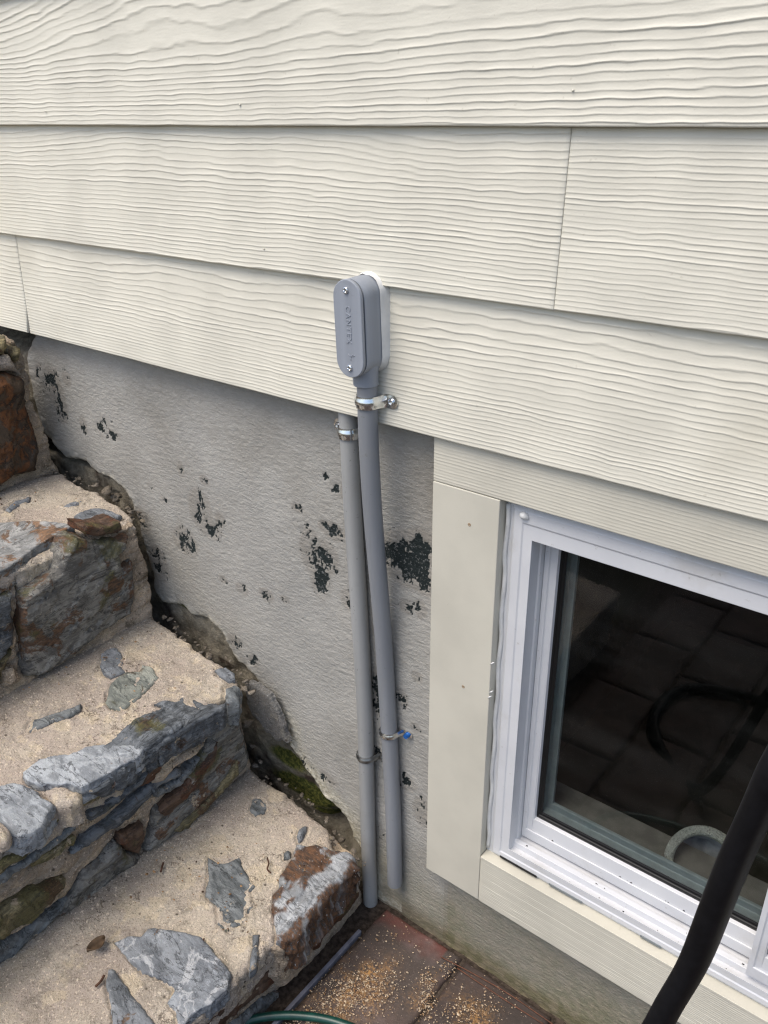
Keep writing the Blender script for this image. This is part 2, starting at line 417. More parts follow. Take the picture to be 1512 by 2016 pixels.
SL_VEIN = m_slate('veined blue slate', (0.229, 0.250, 0.276), (0.278, 0.300, 0.322), .06, (.20, .11, .05), 0, .35, (8, 22, 20), (0, 0, .5), vein=.7)
SL_GREY = m_slate('grey slate', (0.182, 0.200, 0.218), (0.242, 0.260, 0.278), .10, (.20, .11, .05), 0, .35, (8, 22, 20), (0, 0, .5))
SL_DARK = m_slate('dark slate', (0.115, 0.129, 0.134), (0.186, 0.201, 0.205), .12, (.10, .05, .025), .05, .3, (7, 22, 20), (0, 0, -.5), .1)
SL_OLIV = m_slate('olive grey slate', (0.195, 0.215, 0.195), (0.273, 0.286, 0.247), .2, (.15, .10, .05), .3, .3, (8, 24, 20), (0, 0, .7))
SL_RISE = m_slate('blue grey riser slate', (0.074, 0.084, 0.093), (0.156, 0.171, 0.184), .06, (.09, .05, .025), .15, .35, (30, 5, 40), (R(24), 0, 0), .1)
SL_BROWN = m_slate('rust stained riser slate', (0.132, 0.127, 0.115), (0.220, 0.211, 0.185), .36, (.15, .075, .035), .3, .45, (24, 8, 30), (R(50), 0, 0), .15)
SL_RUST = m_slate('rusty brown slate', (0.085, 0.050, 0.032), (0.130, 0.078, 0.048), .5, (.13, .05, .022), .1, .2, (24, 5, 36), (R(18), 0, 0))
SL_OCHRE = m_slate('olive layered slate', (0.132, 0.115, 0.062), (0.246, 0.203, 0.105), .25, (.12, .065, .03), .5, .25, (40, 3, 60), (R(14), 0, 0), .15)
SL_JJ = m_slate('dark rusted rock', (0.045, 0.032, 0.022), (0.085, 0.055, 0.032), .5, (.20, .075, .022), .15, .25, (16, 10, 8))
SL_BLOCKRED = m_slate('red brown faced slate', (0.263, 0.272, 0.277), (0.329, 0.338, 0.347), .15, (.16, .055, .03), 0, .2)
SL_MIX = m_slate('slate with rust bands', (0.278, 0.292, 0.301), (0.356, 0.370, 0.380), .05, (.19, .085, .032), .12, .3, (8, 26, 20), (0, 0, .35), bands=True)
SL_STRIPE = m_slate('rust striped slate', (0.286, 0.293, 0.286), (0.377, 0.377, 0.364), .34, (.30, .16, .075), 0, .5, (22, 5, 20), (0, 0, .25))
def m_paver():
    k = NT('worn red brown paver', .7, .3)
    n = k.noise(11, 6, .6); g = k.noise(210, 3, .7)
    col = k.mix(k.ramp(n, .35, .65), (.080, .056, .047), (.057, .045, .039))
    col = k.mix(k.math('MULTIPLY', k.ramp(k.noise(7, 4, .6, k.co(loc=(4, 1, 0))), .52, .75), .7), col, (.17, .135, .13))
    col = k.mix(k.math('MULTIPLY', k.ramp(g, .58, .7), .5), col, (.16, .12, .10))
    col = k.mix(k.math('MULTIPLY', k.ramp(k.noise(120, 2, .5, k.co(loc=(2, 2, 2))), .68, .74), .8), col, (.28, .23, .19))
    wr, sw, _, _ = k.wear(); col = k.mix(k.math('MULTIPLY', sw, k.ramp(k.noise(160, 4, .7), .4, .6)), col, (.36, .20, .075)); col = k.mix(k.math('MULTIPLY', wr, k.ramp(k.noise(25, 4), .3, .6)), col, (.16, .028, .018))
    col = k.val(col, .8, 1.2)
    k.col(col); k.bump([(n, .6, .004), (g, .6, .0016)]); return k.m
PAVER = m_paver()
SOIL = m_plain('dark joint soil', (.055, .043, .034), .95, .1, 0, 120, .5, .004)
LAWN = m_plain('damp ground', (.055, .05, .035), .95, .1, 0, 3, .4)

def lump_vf(c, r, s, n=10):
    bm = bmesh.new(); bmesh.ops.create_icosphere(bm, subdivisions=2, radius=1)
    V = np.array([v.co[:] for v in bm.verts]); F = [[v.index for v in f.verts] for f in bm.faces]; bm.free()
    k = 1+.9*fbm(V[:, 0]*1.3+s, V[:, 1]*1.3+V[:, 2]*1.7, int(s), 3); V = V*k[:, None]*np.array([1, .75, .5])
    an = s*2.1; c_, s_ = math.cos(an), math.sin(an); V = V@np.array([[c_, -s_, 0], [s_, c_, 0], [0, 0, 1]])
    return V*r+np.asarray(c), F
# ================================================================== HOUSE WALL
EXPO, LIP, YS = .178, -.014, .018
GZ = -.945                                              # paving level
def grain(u, v, H, s, pb, pt, A, amp, wig=1.0):
    """raised wood grain: closely spaced lines low on the board, wide wandering loops high on it"""
    t = v/H; q = sstep(.05, .95, t)
    dens = (1-q)/pb+q/pt
    tt = np.linspace(0, 1.2, 400); dq = sstep(.05, .95, tt); Fi = np.concatenate([[0], np.cumsum(((1-dq)/pb+dq/pt)[:-1])*(tt[1]-tt[0])*H])
    ph = np.interp(t, tt, Fi)
    ph = ph+A*(.2+1.6*q)*fbm(u*1.5+s*3.3, v*7+s, s, 3)+wig*(.30*fbm(u*9+s, v*20, s+3, 3)+.26*fbm(u*38, v*60+s, s+5, 3))
    fr = ph-np.floor(ph); line = np.floor(ph)
    pr = np.where(fr < .24, sstep(0, .24, fr), np.clip(1-(fr-.24)/.76, 0, 1)**2.8)
    am = amp*(.30+1.0*vn(u*3.2+line*7.3, line*1.7+s, s+8))*(.7+.6*vn(u*30, line*3.1, s+9))
    wide = np.clip(1/(dens*.006), .6, 1.8)
    return pr*am*np.sqrt(wide)+.00010*fbm(u*160, v*420, s+12, 3)
def board(name, xa, xb, z0, H, y0, y1, thick, mat, parent, gr, du=.0055, dv=.00052, fine=None, chip=None, label=None):
    fa, fb = fine or (xa, xb); fa, fb = max(fa, xa), min(fb, xb)
    us = np.unique(np.concatenate([[xa, xb], np.arange(xa, fa, .05) if fa > xa else [], np.arange(fa, fb, du), np.arange(fb, xb, .05)]).round(6))
    vs = np.append(np.arange(0, H, dv), H)
    Ug, Vg = np.meshgrid(us, vs, indexing='ij'); u, v = Ug.ravel(), Vg.ravel()
    h = grain(u, v, H, *gr) if gr else np.zeros_like(u)
    ed = np.minimum(np.minimum(u-xa, xb-u), v)
    h = h-.0012*np.clip(1-ed/.0018, 0, 1)**2
    zz = z0+v+.0007*fbm(u*9, u*0+z0*40, 31, 3)*np.clip(1-v/.01, 0, 1)
    if chip is not None: u, zz = chip(u, zz)
    y = y0+(y1-y0)*v/H
    X = np.stack([u, y-h, zz], 1); nu, nv = len(us), len(vs)
    i, j = np.meshgrid(np.arange(nu-1), np.arange(nv-1), indexing='ij'); a = (i*nv+j).ravel()
    F = np.stack([a, a+nv, a+nv+1, a+1], 1)
    per = np.concatenate([np.arange(nu)*nv, (nu-1)*nv+np.arange(1, nv), (np.arange(nu-2, -1, -1))*nv+nv-1, np.arange(nv-2, 0, -1)])
    bk = len(X)+np.arange(len(per)); Xb = X[per].copy(); Xb[:, 1] = y0+(y1-y0)*vs[per % nv]/H+thick
    pn = np.roll(per, -1); bn = np.roll(bk, -1)
    F2 = np.stack([pn, per, bk, bn], 1)
    o = mesh(name, np.concatenate([X, Xb]), np.concatenate([F, F2]), mat, parent)
    auto_smooth(o, 60); meta(o, label); return o
siding = thing('clapboard_siding', (0, 0, 0), 'cream clapboard siding with raised wood grain above the grey stucco wall', 'siding')
XL, XR = -1.9, 1.9; FINE = (-1.02, .62)
jx0, jx1 = -.8195, .2569
bt = lambda z0: (z0, .205, LIP, LIP+.0086*.205/.178, .0072)

def chip_left(u, z):
    zc = np.clip((.045-z)/.045, 0, 1); near = np.clip((u-(jx0-.012))/.012, 0, 1)
    return u-near*zc*.009, z
z0, H, ya, yb, th = bt(0)
board('siding_board', XL, jx0-.0007, z0, H, ya, yb, th, SIDING, siding, (21, .0050, .011, 1.2, .00056), fine=FINE, chip=chip_left, label='short board end at the left, corner chipped at the bottom')
board('siding_board', jx0, XR, z0, H, ya, yb, th, SIDING, siding, (4, .0050, .016, 1.8, .00056), fine=FINE)
z0, H, ya, yb, th = bt(EXPO)
board('siding_board', XL, jx1, z0, H, ya, yb, th, SIDING, siding, (35, .0058, .0078, 1.7, .00060), fine=FINE)
board('siding_board', jx1+.0006, XR, z0, H, ya, yb, th, SIDING, siding, (47, .0055, .0058, .6, .00052), fine=(FINE[0], .62))
z0, H, ya, yb, th = bt(EXPO*2)
board('siding_board', XL, XR, z0, H, ya, yb, th, SIDING, siding, (58, .0064, .0115, 4.6, .00072), fine=FINE)
for k in range(3, 17):
    z0, H, ya, yb, th = bt(EXPO*k)
    board('siding_board', XL, XR, z0, H, ya, yb, th, SIDING, siding, None, dv=.05, fine=(0, .01), du=.01)
cc = [(jx0-.0105, -.0005), (jx0+.0012, -.0005), (jx0+.0004, .034), (jx0-.0022, .036)]
sheet('joint_filler', [(a, b) for a, b in cc], .0016, (0, LIP+.0045, 0), (1, 0, 0), (0, 0, 1), (0, -1, 0),
      m_mortar('dirty filler', (.5, .47, .42), (.36, .33, .29), (.15, .13, .11), .7), siding,
      lambda u, v, d: .0012*fbm(u*300, v*300, 2, 3), .004, 1, .0006, 200, 3)
for px_, py_, ex in ((519, 490, 1), (1128, 178, 2), (90, 219, 2), (472, 206, 2)):
    p_ = hit(px_, py_, 1, LIP); p_[1] = LIP+.0086*(p_[2]-EXPO*ex)/.178-.0007
    mesh('nail_head', *lump_vf(p_, .0017, px_*.01), SIDING, siding)
mesh('wall_core', *box_vf(XL, XR, .004, .03, .02, 3.2), SIDING, siding, False)

# ------------------------------------------------------------------ foundation
found = thing('foundation_wall', (0, YS, GZ), 'grey stuccoed foundation wall with flaking dark patches below the siding', 'foundation wall')
def ws(px, py): p = hit(px, py, 1, YS); return p[0], p[2]
edge_px = [(66, 640), (69, 664), (56, 690), (52, 702), (58, 745), (64, 785), (72, 812), (80, 832), (84, 850), (102, 868), (120, 893),
           (128, 900), (150, 906), (168, 908), (178, 924), (196, 934), (222, 945), (240, 962), (260, 985), (268, 1012), (276, 1050), (288, 1090),
           (301, 1135), (303, 1166), (320, 1186), (358, 1192), (378, 1212), (413, 1222), (436, 1244), (451, 1276), (468, 1302), (495, 1326),
           (518, 1361), (535, 1378), (561, 1430), (568, 1468), (584, 1492), (602, 1515), (622, 1543), (633, 1562), (661, 1590),
           (680, 1612), (689, 1632), (692, 1650), (709, 1672), (716, 1720), (722, 1790)]
edge = [ws(*q) for q in edge_px]
poly = edge+[(edge[-1][0], GZ-.02), (1.3, GZ-.02), (1.3, -.68), (.17, -.68), (.17, .06), (edge[0][0], .06)]
PEEL = [(808, 1105, 40, 30, 1.0), (828, 1080, 22, 22, .8), (790, 1085, 22, 15, .7), (835, 1140, 18, 20, .8), (612, 1086, 14, 30, .62), (640, 1098, 16, 20, .75), (631, 1142, 12, 24, .8),
        (662, 962, 11, 9, .75), (656, 1046, 13, 10, .7), (640, 1036, 8, 8, .55), (684, 1180, 9, 14, .6), (395, 1005, 14, 26, .68), (412, 1042, 16, 12, .6), (366, 1066, 15, 16, .72),
        (432, 1025, 6, 10, .6), (104, 762, 13, 26, .68), (118, 795, 9, 25, .62), (78, 740, 5, 22, .55), (132, 745, 6, 10, .55), (205, 842, 14, 20, .5), (222, 855, 12, 8, .6),
        (165, 835, 5, 12, .5), (277, 1022, 12, 14, .72), (312, 1110, 11, 22, .62), (320, 1125, 10, 6, .55), (355, 925, 4, 10, .5), (402, 945, 6, 6, .55), (296, 958, 6, 6, .5), (322, 985, 6, 6, .5),
        (640, 940, 6, 8, .6), (585, 1000, 7, 5, .55), (524, 1172, 10, 8, .55), (476, 1160, 8, 7, .55), (438, 1140, 6, 5, .5), (742, 1365, 10, 34, .6), (800, 1195, 9, 10, .5), (828, 1200, 8, 14, .5),
        (820, 1332, 7, 6, .55), (790, 1375, 9, 12, .5), (745, 1480, 8, 16, .52), (797, 1540, 16, 10, .55), (830, 1600, 14, 22, .5), (745, 1640, 10, 16, .45), (818, 1432, 7, 6, .55),
        (600, 1500, 10, 8, .5), (644, 1535, 12, 10, .5), (413, 1224, 14, 6, .5), (500, 1300, 8, 8, .5), (460, 1262, 10, 8, .55), (740, 1240, 6, 10, .5), (560, 1180, 6, 4, .5), (700, 1690, 6, 10, .4)]
PE = []
for px, py, rx, ry, s in PEEL:
    a = np.array(ws(px, py)); bx = np.array(ws(px+rx, py)); by = np.array(ws(px, py+ry))
    PE.append((a, abs(bx[0]-a[0])*1.05+.002, abs(by[1]-a[1])*1.05+.002, s))
def peelf0(u, v):
    acc = np.zeros(len(u))
    for a, rx, ry, s in PE: acc = np.maximum(acc, s*np.exp(-.5*(((u-a[0])/rx)**2+((v-a[1])/ry)**2)))
    return acc
def peelf(u, v):
    acc = np.zeros(len(u))
    for a, rx, ry, s in PE:
        q = ((u-a[0])/rx)**2+((v-a[1])/ry)**2
        acc = np.maximum(acc, (s if s >= .74 else s-.10)*np.exp(-q*.85))
    n = fbm(u*85, v*60, 5, 5, .62); n2 = fbm(u*380, v*330, 6, 3)
    return sstep(.28, .46, acc*.92+.58*n+.22*n2)*(acc > .07)
def stucco_attr(u, v, d):
    pe = peelf(u, v)
    n = fbm(u*9, v*9, 14, 5)
    low = v-GZ
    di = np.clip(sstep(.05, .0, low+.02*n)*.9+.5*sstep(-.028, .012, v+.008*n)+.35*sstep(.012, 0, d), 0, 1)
    gr = np.clip(sstep(.19, .03, low+.07*n)*(.35+.5*vn(u*8, v*8, 4)), 0, 1)*(u > -.1)
    halo = sstep(.16, .4, peelf0(u, v))*(.3+.5*n); di = np.clip(di+np.clip(halo, 0, .3), 0, 1); gr = np.clip(gr*.7+.22*sstep(.30, .06, low+.09*n)*(u > .13), 0, 1); di = np.clip(di+.28*sstep(.24, .10, low+.08*fbm(u*6, v*14, 19, 4))*(u > .12), 0, 1)
    pat = np.exp(-(((u-.08)/.05)**2+((v+.09)/.07)**2))*.35; di = np.clip(di+pat*(.5+n), 0, 1)
    wh = sstep(.014, .002, d+.006*n)*((u < .0) & (v < -.2))*(.35+.65*sstep(-.45, -.75, v)); wh = wh+sstep(.05, .0, d+.03*n)*((v < -.62) & (u < .03) & (v > -.95))*.8
    return np.stack([pe, di*(1-np.clip(wh, 0, 1)*.7), gr, np.clip(wh, 0, 1)], 1)
def stucco_h(u, v, d):
    pe = peelf(u, v)
    return -.0014*pe+.0022*fbm(u*6, v*6, 3, 4)+.0006*fbm(u*90+v*70, v*170-u*50, 8, 4)-.004*np.clip(1-d/.006, 0, 1)**2+.004*sstep(.03, 0, d)*fbm(u*50, v*50, 12, 3)
sheet('stucco_coat', poly, .0026, (0, YS, 0), (1, 0, 0), (0, 0, 1), (0, -1, 0), STUCCO, found, stucco_h, .014, 1, .0022, 45, 3, attrf=stucco_attr)
def base_h(u, v, d):
    hole = 0
    for px, py, rx, ry, dep in ((130, 900, 60, 30, .14), (175, 925, 45, 20, .10), (685, 1655, 34, 44, .14), (30, 672, 70, 34, .14), (560, 1400, 20, 40, .01)):
        a = ws(px, py); b = ws(px+rx, py+ry); hole = hole+dep*np.exp(-(((u-a[0])/(b[0]-a[0]))**2+((v-a[1])/(a[1]-b[1]))**2))
    return .007*fbm(u*22, v*22, 41, 5)+.003*fbm(u*90, v*90, 42, 4)-hole
def base_a(u, v, d):
    m = np.zeros(len(u))
    for px, py, rx, ry, s in ((590, 1560, 60, 55, 1.0), (560, 1500, 40, 40, .8), (650, 1620, 50, 40, .75), (360, 1200, 50, 20, .55), (430, 1240, 35, 20, .5), (230, 940, 40, 14, .3)):
        a = ws(px, py); b = ws(px+rx, py+ry); m = np.maximum(m, s*np.exp(-.6*(((u-a[0])/(b[0]-a[0]))**2+((v-a[1])/(a[1]-b[1]))**2)))
    z = np.zeros(len(u)); return np.stack([m, z, z, z], 1)
sheet('base_wall', [(-1.9, GZ-.03), (.2, GZ-.03), (.2, .07), (-1.9, .07)], .005, (0, YS+.0115, 0), (1, 0, 0), (0, 0, 1), (0, -1, 0), MOSSBASE, found, base_h, .05, 1, 0, attrf=base_a)
fl = [(480, 1352), (486, 1346), (503, 1349), (516, 1362), (528, 1368), (540, 1394), (556, 1428), (560, 1448), (567, 1466), (552, 1458), (544, 1462), (530, 1446), (520, 1442), (508, 1420), (494, 1410), (484, 1380)]
yf = -.006
sheet('broken_stucco_flake', [(lambda p: (p[0], p[2]))(hit(a, b, 1, yf)) for a, b in fl], .002, (0, yf, 0), (1, 0, 0), (0, .0, 1), (0, -1, 0), m_mortar('broken grey stucco', (.25, .245, .23), (.20, .195, .185), (.10, .09, .08), .6), None,
      lambda u, v, d: .001*fbm(u*50, v*50, 3, 3)-.003*np.clip(1-d/.004, 0, 1)**2, .009, 3, .0022, 110, 9, .0015,
      lambda u, v, d: np.stack([0*u, 0*u, 0*u, sstep(.004, .0, d+.003*fbm(u*90, v*90, 2, 3))*.8*sstep(.004, .014, (u-u.mean())*.8+(v-v.mean())*.35)], 1))
meta(bpy.data.objects['broken_stucco_flake'], 'broken grey stucco flake with white edge in the gap beside the middle step', 'stucco flake')

# ================================================================== WINDOW
WX0, WX1, WZ0, WZ1 = .2007, .992, -.6739, -.0640
DY = .019                                               # how far the window sits back from the first siding measurements
CF = -.025+DY
win = thing('basement_window', (.6, CF, -.768), 'white vinyl sliding basement window in beige trim boards', 'window')
tx0, tx1 = .0994, WX1+.1
def vert_trim(name, a, b, z0, z1):
    us = np.arange(a, b+1e-6, (b-a)/30); vs = np.linspace(z0, z1, 160)
    V, F = box_vf(a, b, CF, YS+.012, z0, z1, .0011); return mesh(name, V, F, TRIM, win, False)
vert_trim('trim_board', tx0, WX0, -.7682, WZ1-.0006)
vert_trim('trim_board', WX1, tx1, -.7682, WZ1-.0006)
board('trim_board', tx0, tx1, WZ1, .004-WZ1, CF+.0005, CF+.0005, .03, TRIM, win, (71, .0042, .0050, .6, .00038, .5), .005, .0006, (tx0, .66), label='grained head board under the siding')
board('trim_board', WX0+.0008, WX1-.0008, -.7687, .0948, CF-.0005, CF-.0005, .03, TRIM, win, (83, .0034, .0038, .5, .00055, .5), .005, .0005, (tx0, .66), label='finely grained bottom board')
V, F = box_vf(WX0+.001, WX1-.001, CF-.0012, -.004+DY, WZ0-.0025, WZ0+.0022, .0006); mesh('sill_top', V, F, m_paint('sill edge paint', (.54, .515, .43)), win, False)
def rect_profile(xa, xb, za, zb, prof):
    """prof: (left/right inset, bottom inset, top inset, y)"""
    return [np.array([(xa+l, y+DY, za+b), (xb-l, y+DY, za+b), (xb-l, y+DY, zb-t), (xa+l, y+DY, zb-t)]) for l, b, t, y in prof]
def rect_loft(name, xa, xb, za, zb, prof, mat, parent):
    o = mesh(name, *ring_loft(rect_profile(xa, xb, za, zb, prof)), mat, parent, False)
    md = o.modifiers.new('bevel', 'BEVEL'); md.width = .0011; md.segments = 2; md.limit_method = 'ANGLE'; md.angle_limit = R(25); return o
rect_loft('window_frame', WX0+.0004, WX1-.0004, WZ0+.0004, WZ1-.0004,
          [(0, 0, 0, .05), (0, 0, 0, -.0065), (.009, .006, .008, -.0075), (.014, .009, .013, -.0115), (.025, .017, .028, -.0115), (.027, .019, .030, -.0100), (.040, .031, .050, -.0105),
           (.040, .0300, .050, -.0088), (.040, .0255, .050, -.0080), (.040, .0250, .050, .0030), (.040, .0350, .050, .0040), (.040, .0350, .050, .0125), (.0425, .0290, .051, .0135), (.043, .0290, .052, .0200), (.043, .0340, .052, .055)], VINYL, win)
caulk_pts = [(WX0+.003+.0012*math.sin(i*1.7), -.0082+DY+.0006*math.sin(i*2.9), WZ0+.01+i*(WZ1-WZ0-.02)/24) for i in range(25)]
mesh('caulk_line', *tube_vf(spline(caulk_pts, 3), .0032, 8), CAULK, win)
mesh('caulk_blob', *tube_vf(spline([(WX0+.022, DY-.0108, WZ1-.018), (WX0+.028, DY-.013, WZ1-.0175), (WX0+.034, DY-.0112, WZ1-.021)], 4), [.002, .003, .0042, .005, .0052, .005, .0042, .003, .002], 8), CAULK, win)
for (sx0, sx1, yo) in ((WX0+.044, .622, .0215), (.588, WX1-.040, -.004)):
    zb0, zt0 = WZ0+.036, WZ1-.05
    sash = rect_loft('sash', sx0, sx1, zb0, zt0,
                     [(0, 0, 0, yo+.03), (0, 0, 0, yo), (.0065, .0170, .003, yo), (.0072, .0180, .004, yo+.0012), (.0080, .0165, .0045, yo+.0022), (.0155, .0290, .008, yo+.0045), (.0165, .0400, .009, yo+.0040), (.0175, .041, .010, yo+.0095), (.0175, .041, .010, yo+.03)], VINYL, win)
    rect_loft('gasket', sx0, sx1, zb0, zt0, [(.0172, .0405, .0098, yo+.0098), (.0200, .046, .0125, yo+.0085), (.0215, .048, .0135, yo+.0112), (.0235, .051, .0155, yo+.0100), (.026, .054, .018, yo+.0118)], GASKET, win)
    rect_loft('glass_spacer', sx0, sx1, zb0, zt0, [(.024, .052, .016, yo+.0145), (.0245, .0525, .0165, yo+.026), (.034, .063, .026, yo+.0265), (.034, .063, .026, yo+.032)], SPACER, win)
    g = NT('window glass'); t = g.t; t.nodes.remove(g.b)
    tr = g.n('BsdfTransparent'); tr.inputs[0].default_value = (.86, .89, .88, 1); gl = g.n('BsdfGlossy'); gl.inputs['Roughness'].default_value = .015
    fr = g.n('Fresnel'); fr.inputs[0].default_value = 1.5; mx = g.n('MixShader'); ge = g.n('NewGeometry'); g.l(g.math('MULTIPLY', fr.outputs[0], g.math('SUBTRACT', 1.0, ge.outputs['Backfacing'])), mx.inputs[0]); g.l(tr.outputs[0], mx.inputs[1]); g.l(gl.outputs[0], mx.inputs[2])
    du = g.n('BsdfDiffuse'); du.inputs[0].default_value = (.42, .42, .40, 1); m2 = g.n('MixShader'); dn = g.noise(240, 5, .7); dl = g.noise(9, 6, .6, g.co((.5, 1, 2.2))); g.l(g.math('ADD', g.math('MULTIPLY', g.ramp(dn, .60, .72), .035), g.math('MULTIPLY', g.ramp(dl, .35, .8), .014)), m2.inputs[0]); g.l(mx.outputs[0], m2.inputs[1]); g.l(du.outputs[0], m2.inputs[2])
    g.l(m2.outputs[0], [n for n in t.nodes if n.type == 'OUTPUT_MATERIAL'][0].inputs[0])
    V = np.array([0, DY, 0])+np.array([(sx0+.018, yo+.013, zb0+.042), (sx1-.018, yo+.013, zb0+.042), (sx1-.018, yo+.013, zt0-.011), (sx0+.018, yo+.013, zt0-.011)])
    mesh('glass_pane', np.concatenate([V, V+[0, .003, 0]]), [(0, 1, 2, 3), (7, 6, 5, 4), (0, 4, 5, 1), (1, 5, 6, 2), (2, 6, 7, 3), (3, 7, 4, 0)], g.m, win, False)
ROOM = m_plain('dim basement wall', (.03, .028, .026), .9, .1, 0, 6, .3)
ISILL = m_plain('dusty inner sill', (.10, .09, .082), .7, .3, 0, 30, .25)
mesh('inner_sill', *box_vf(WX0, WX1, .086, .137, WZ0+.02, WZ0+.078, .002), ISILL, win, False)
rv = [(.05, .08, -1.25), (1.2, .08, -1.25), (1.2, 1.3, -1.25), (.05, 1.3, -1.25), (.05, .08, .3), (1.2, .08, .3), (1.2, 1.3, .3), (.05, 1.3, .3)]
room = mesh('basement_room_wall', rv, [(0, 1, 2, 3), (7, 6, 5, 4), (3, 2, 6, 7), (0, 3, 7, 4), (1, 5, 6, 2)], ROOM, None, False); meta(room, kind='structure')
wl = thing('basement_wall_backing', (0, 0, 0), kind='structure')
for b in ((.02, WX0-.001, .066, .082, -1.3, .05), (WX1+.001, 1.9, .066, .082, -1.3, .05), (WX0-.001, WX1+.001, .066, .082, WZ1+.001, .05), (WX0-.001, WX1+.001, .066, .082, -1.3, WZ0-.001), (.17, 1.9, .034, .066, WZ1+.03, .0)):
    mesh('backing_panel', *box_vf(*b), CORE, wl, False)
# round ring on the inner sill
rc = hit(1386, 1706, 1, .101); ax = np.array([.30, -.62, .72]); ax /= np.linalg.norm(ax)
e1 = np.cross(ax, (0, 0, 1)); e1 /= np.linalg.norm(e1); e2 = np.cross(ax, e1)
th = np.linspace(0, 2*np.pi, 48, endpoint=False)
circ = lambda r, h: rc+ax*h+r*(np.cos(th)[:, None]*e1+np.sin(th)[:, None]*e2)
for i_, (xa_, xb_, dk) in enumerate(((985, 1057, 1), (1081, 1146, 0), (1260, 1300, 0))):
    pa_, pb_ = hit(xa_, 1673+(xa_-985)*.62, 1, -.0118+DY), hit(xb_, 1673+(xb_-985)*.62, 1, -.0118+DY)
    mesh('weep_slot', *box_vf(pa_[0], pb_[0], DY-.0124, DY-.006, WZ0+.0065, WZ0+.0105, .0004), GASKET if dk else SPACER, win, False)
for px_, py_ in ((924, 1033), (1035, 1782), (912, 1352)):
    p_ = hit(px_, py_, 1, CF); mesh('nail_head', *screw_vf(p_+np.array([0, .0004, 0]), .0026, .0009, (0, -1, 0)), m_plain('nail', (.35, .27, .18), .5, .4, .2), win)
for px_, py_ in ((969, 1306), (967, 1362), (964, 1372)):
    p_ = hit(px_, py_, 1, CF-.0004); mesh('paint_chip', *tube_vf([p_+np.array([-.003, 0, -.003]), p_, p_+np.array([.003, 0, .003])], [.0004, .0012, .0004], 6), CAULK, win)
RINGM = m_mortar('dusty white enamel', (.33, .325, .30), (.27, .26, .24), (.12, .11, .09), .6, (.06, .06, .05))
lamp = thing('round_jar', rc, 'dusty round jar with speckled white rim lying behind the window glass', 'jar')
mesh('rim', *ring_loft([circ(.040, -.006), circ(.0535, -.004), circ(.0545, .001), circ(.052, .004), circ(.044, .004), circ(.041, .001), circ(.040, -.006)]), RINGM, lamp)
JG = m_plain('cloudy jar glass', (.25, .25, .27), .25, .5, 0, 30, .35)
mesh('body', *ring_loft([circ(.041, -.004), circ(.0405, -.03), circ(.036, -.045), circ(.01, -.048)], cap1=True), JG, lamp)

V, F = [], []
for _ in range(24):
    x_ = rng.uniform(.25, .60); c_ = [(DY-.0035, WZ0+.0255), (DY+.008, WZ0+.0355), (DY+.024, WZ0+.0545)][rng.integers(3)]; k_ = len(V); r_ = abs(rng.normal(.0003, .0006))+.0003
    for t_ in range(5): V.append((x_+r_*1.6*math.cos(t_*1.257), c_[0]+rng.normal(0, .0004)+r_*math.sin(t_*1.257), c_[1]+.0004))
    V.append((x_, c_[0], c_[1]+.0012)); F += [(k_+t_, k_+(t_+1) % 5, k_+5) for t_ in range(5)]
o = mesh('dirt', V, F, GASKET, None, False); meta(o, 'dark dirt specks on the white window sill tracks', 'dirt', None, 'stuff')
# ================================================================== CONDUITS
def stadium(w, h, n=14):
    r = w/2; c = h/2-r; a = np.linspace(0, np.pi, n)
    t = np.stack([r*np.cos(a), c+r*np.sin(a)], 1); b = np.stack([-r*np.cos(a), -c-r*np.sin(a)], 1); return np.concatenate([t, b])
BX, BZ, TILT = .0055, .1305, R(1.8)
def bpt(P2, y):
    x = P2[:, 0]*math.cos(TILT)+P2[:, 1]*-math.sin(TILT)*1.0; z = P2[:, 0]*math.sin(TILT)+P2[:, 1]*math.cos(TILT)
    return np.stack([BX+x, np.full(len(P2), y), BZ+z], 1)
con = thing('conduit_with_access_fitting', (.02, .004, -.8), 'newer grey plastic conduit topped by an oval access fitting on the siding', 'conduit')
def stad_loft(name, spec, mat, cap1=True, parent=con):
    o = mesh(name, *ring_loft([bpt(stadium(w, h), y) for w, h, y in spec], cap1=cap1), mat, parent); return auto_smooth(o, 30)
stad_loft('fitting_body', [(.0455, .122, -.004), (.0450, .1215, -.030), (.0434, .1199, -.0485), (.0424, .1188, -.0497), (.03, .10, -.0497)], BODYPVC)
stad_loft('gasket', [(.0385, .1150, -.049), (.0385, .1150, -.0530)], GASKET)
cov = stad_loft('cover', [(.0432, .1198, -.0527), (.0440, .1206, -.0534), (.0440, .1206, -.0562), (.0432, .1198, -.0572), (.0420, .1186, -.0576), (.0, .076, -.0576)], BODYPVC)
hubx, huby = .0085, -.0300
a = np.linspace(0, 2*np.pi, 32, endpoint=False)
cring = lambda r, x, y, z: np.stack([x+r*np.cos(a), y+r*np.sin(a), np.full(32, z)], 1)
auto_smooth(mesh('hub', *ring_loft([cring(.0205, .0065, -.031, .098), cring(.0195, .0072, -.0305, .082), cring(.0168, hubx, huby, .072), cring(.0163, hubx+.0005, huby, .0555), cring(.0155, hubx+.0005, huby, .0546), cring(.012, hubx+.0005, huby, .0546)]), BODYPVC, con), 30)
P2pts = [(0.0088, -.0300, .075)]
for py, xl, xr, y in ((770, 704, 742, -.0298), (850, 706, 744, -.0290), (950, 712, 748, -.0262), (1030, 718, 753, -.0215), (1100, 724, 759, -.0155), (1180, 731, 766, -.0075), (1260, 738, 772, -.0015), (1350, 744.5, 777, .0028), (1450, 751, 782, .0035), (1600, 760, 788, .0035), (1738, 764, 791, .0035)):
    p = hit((xl+xr)/2, py, 1, y); P2pts.append(p)
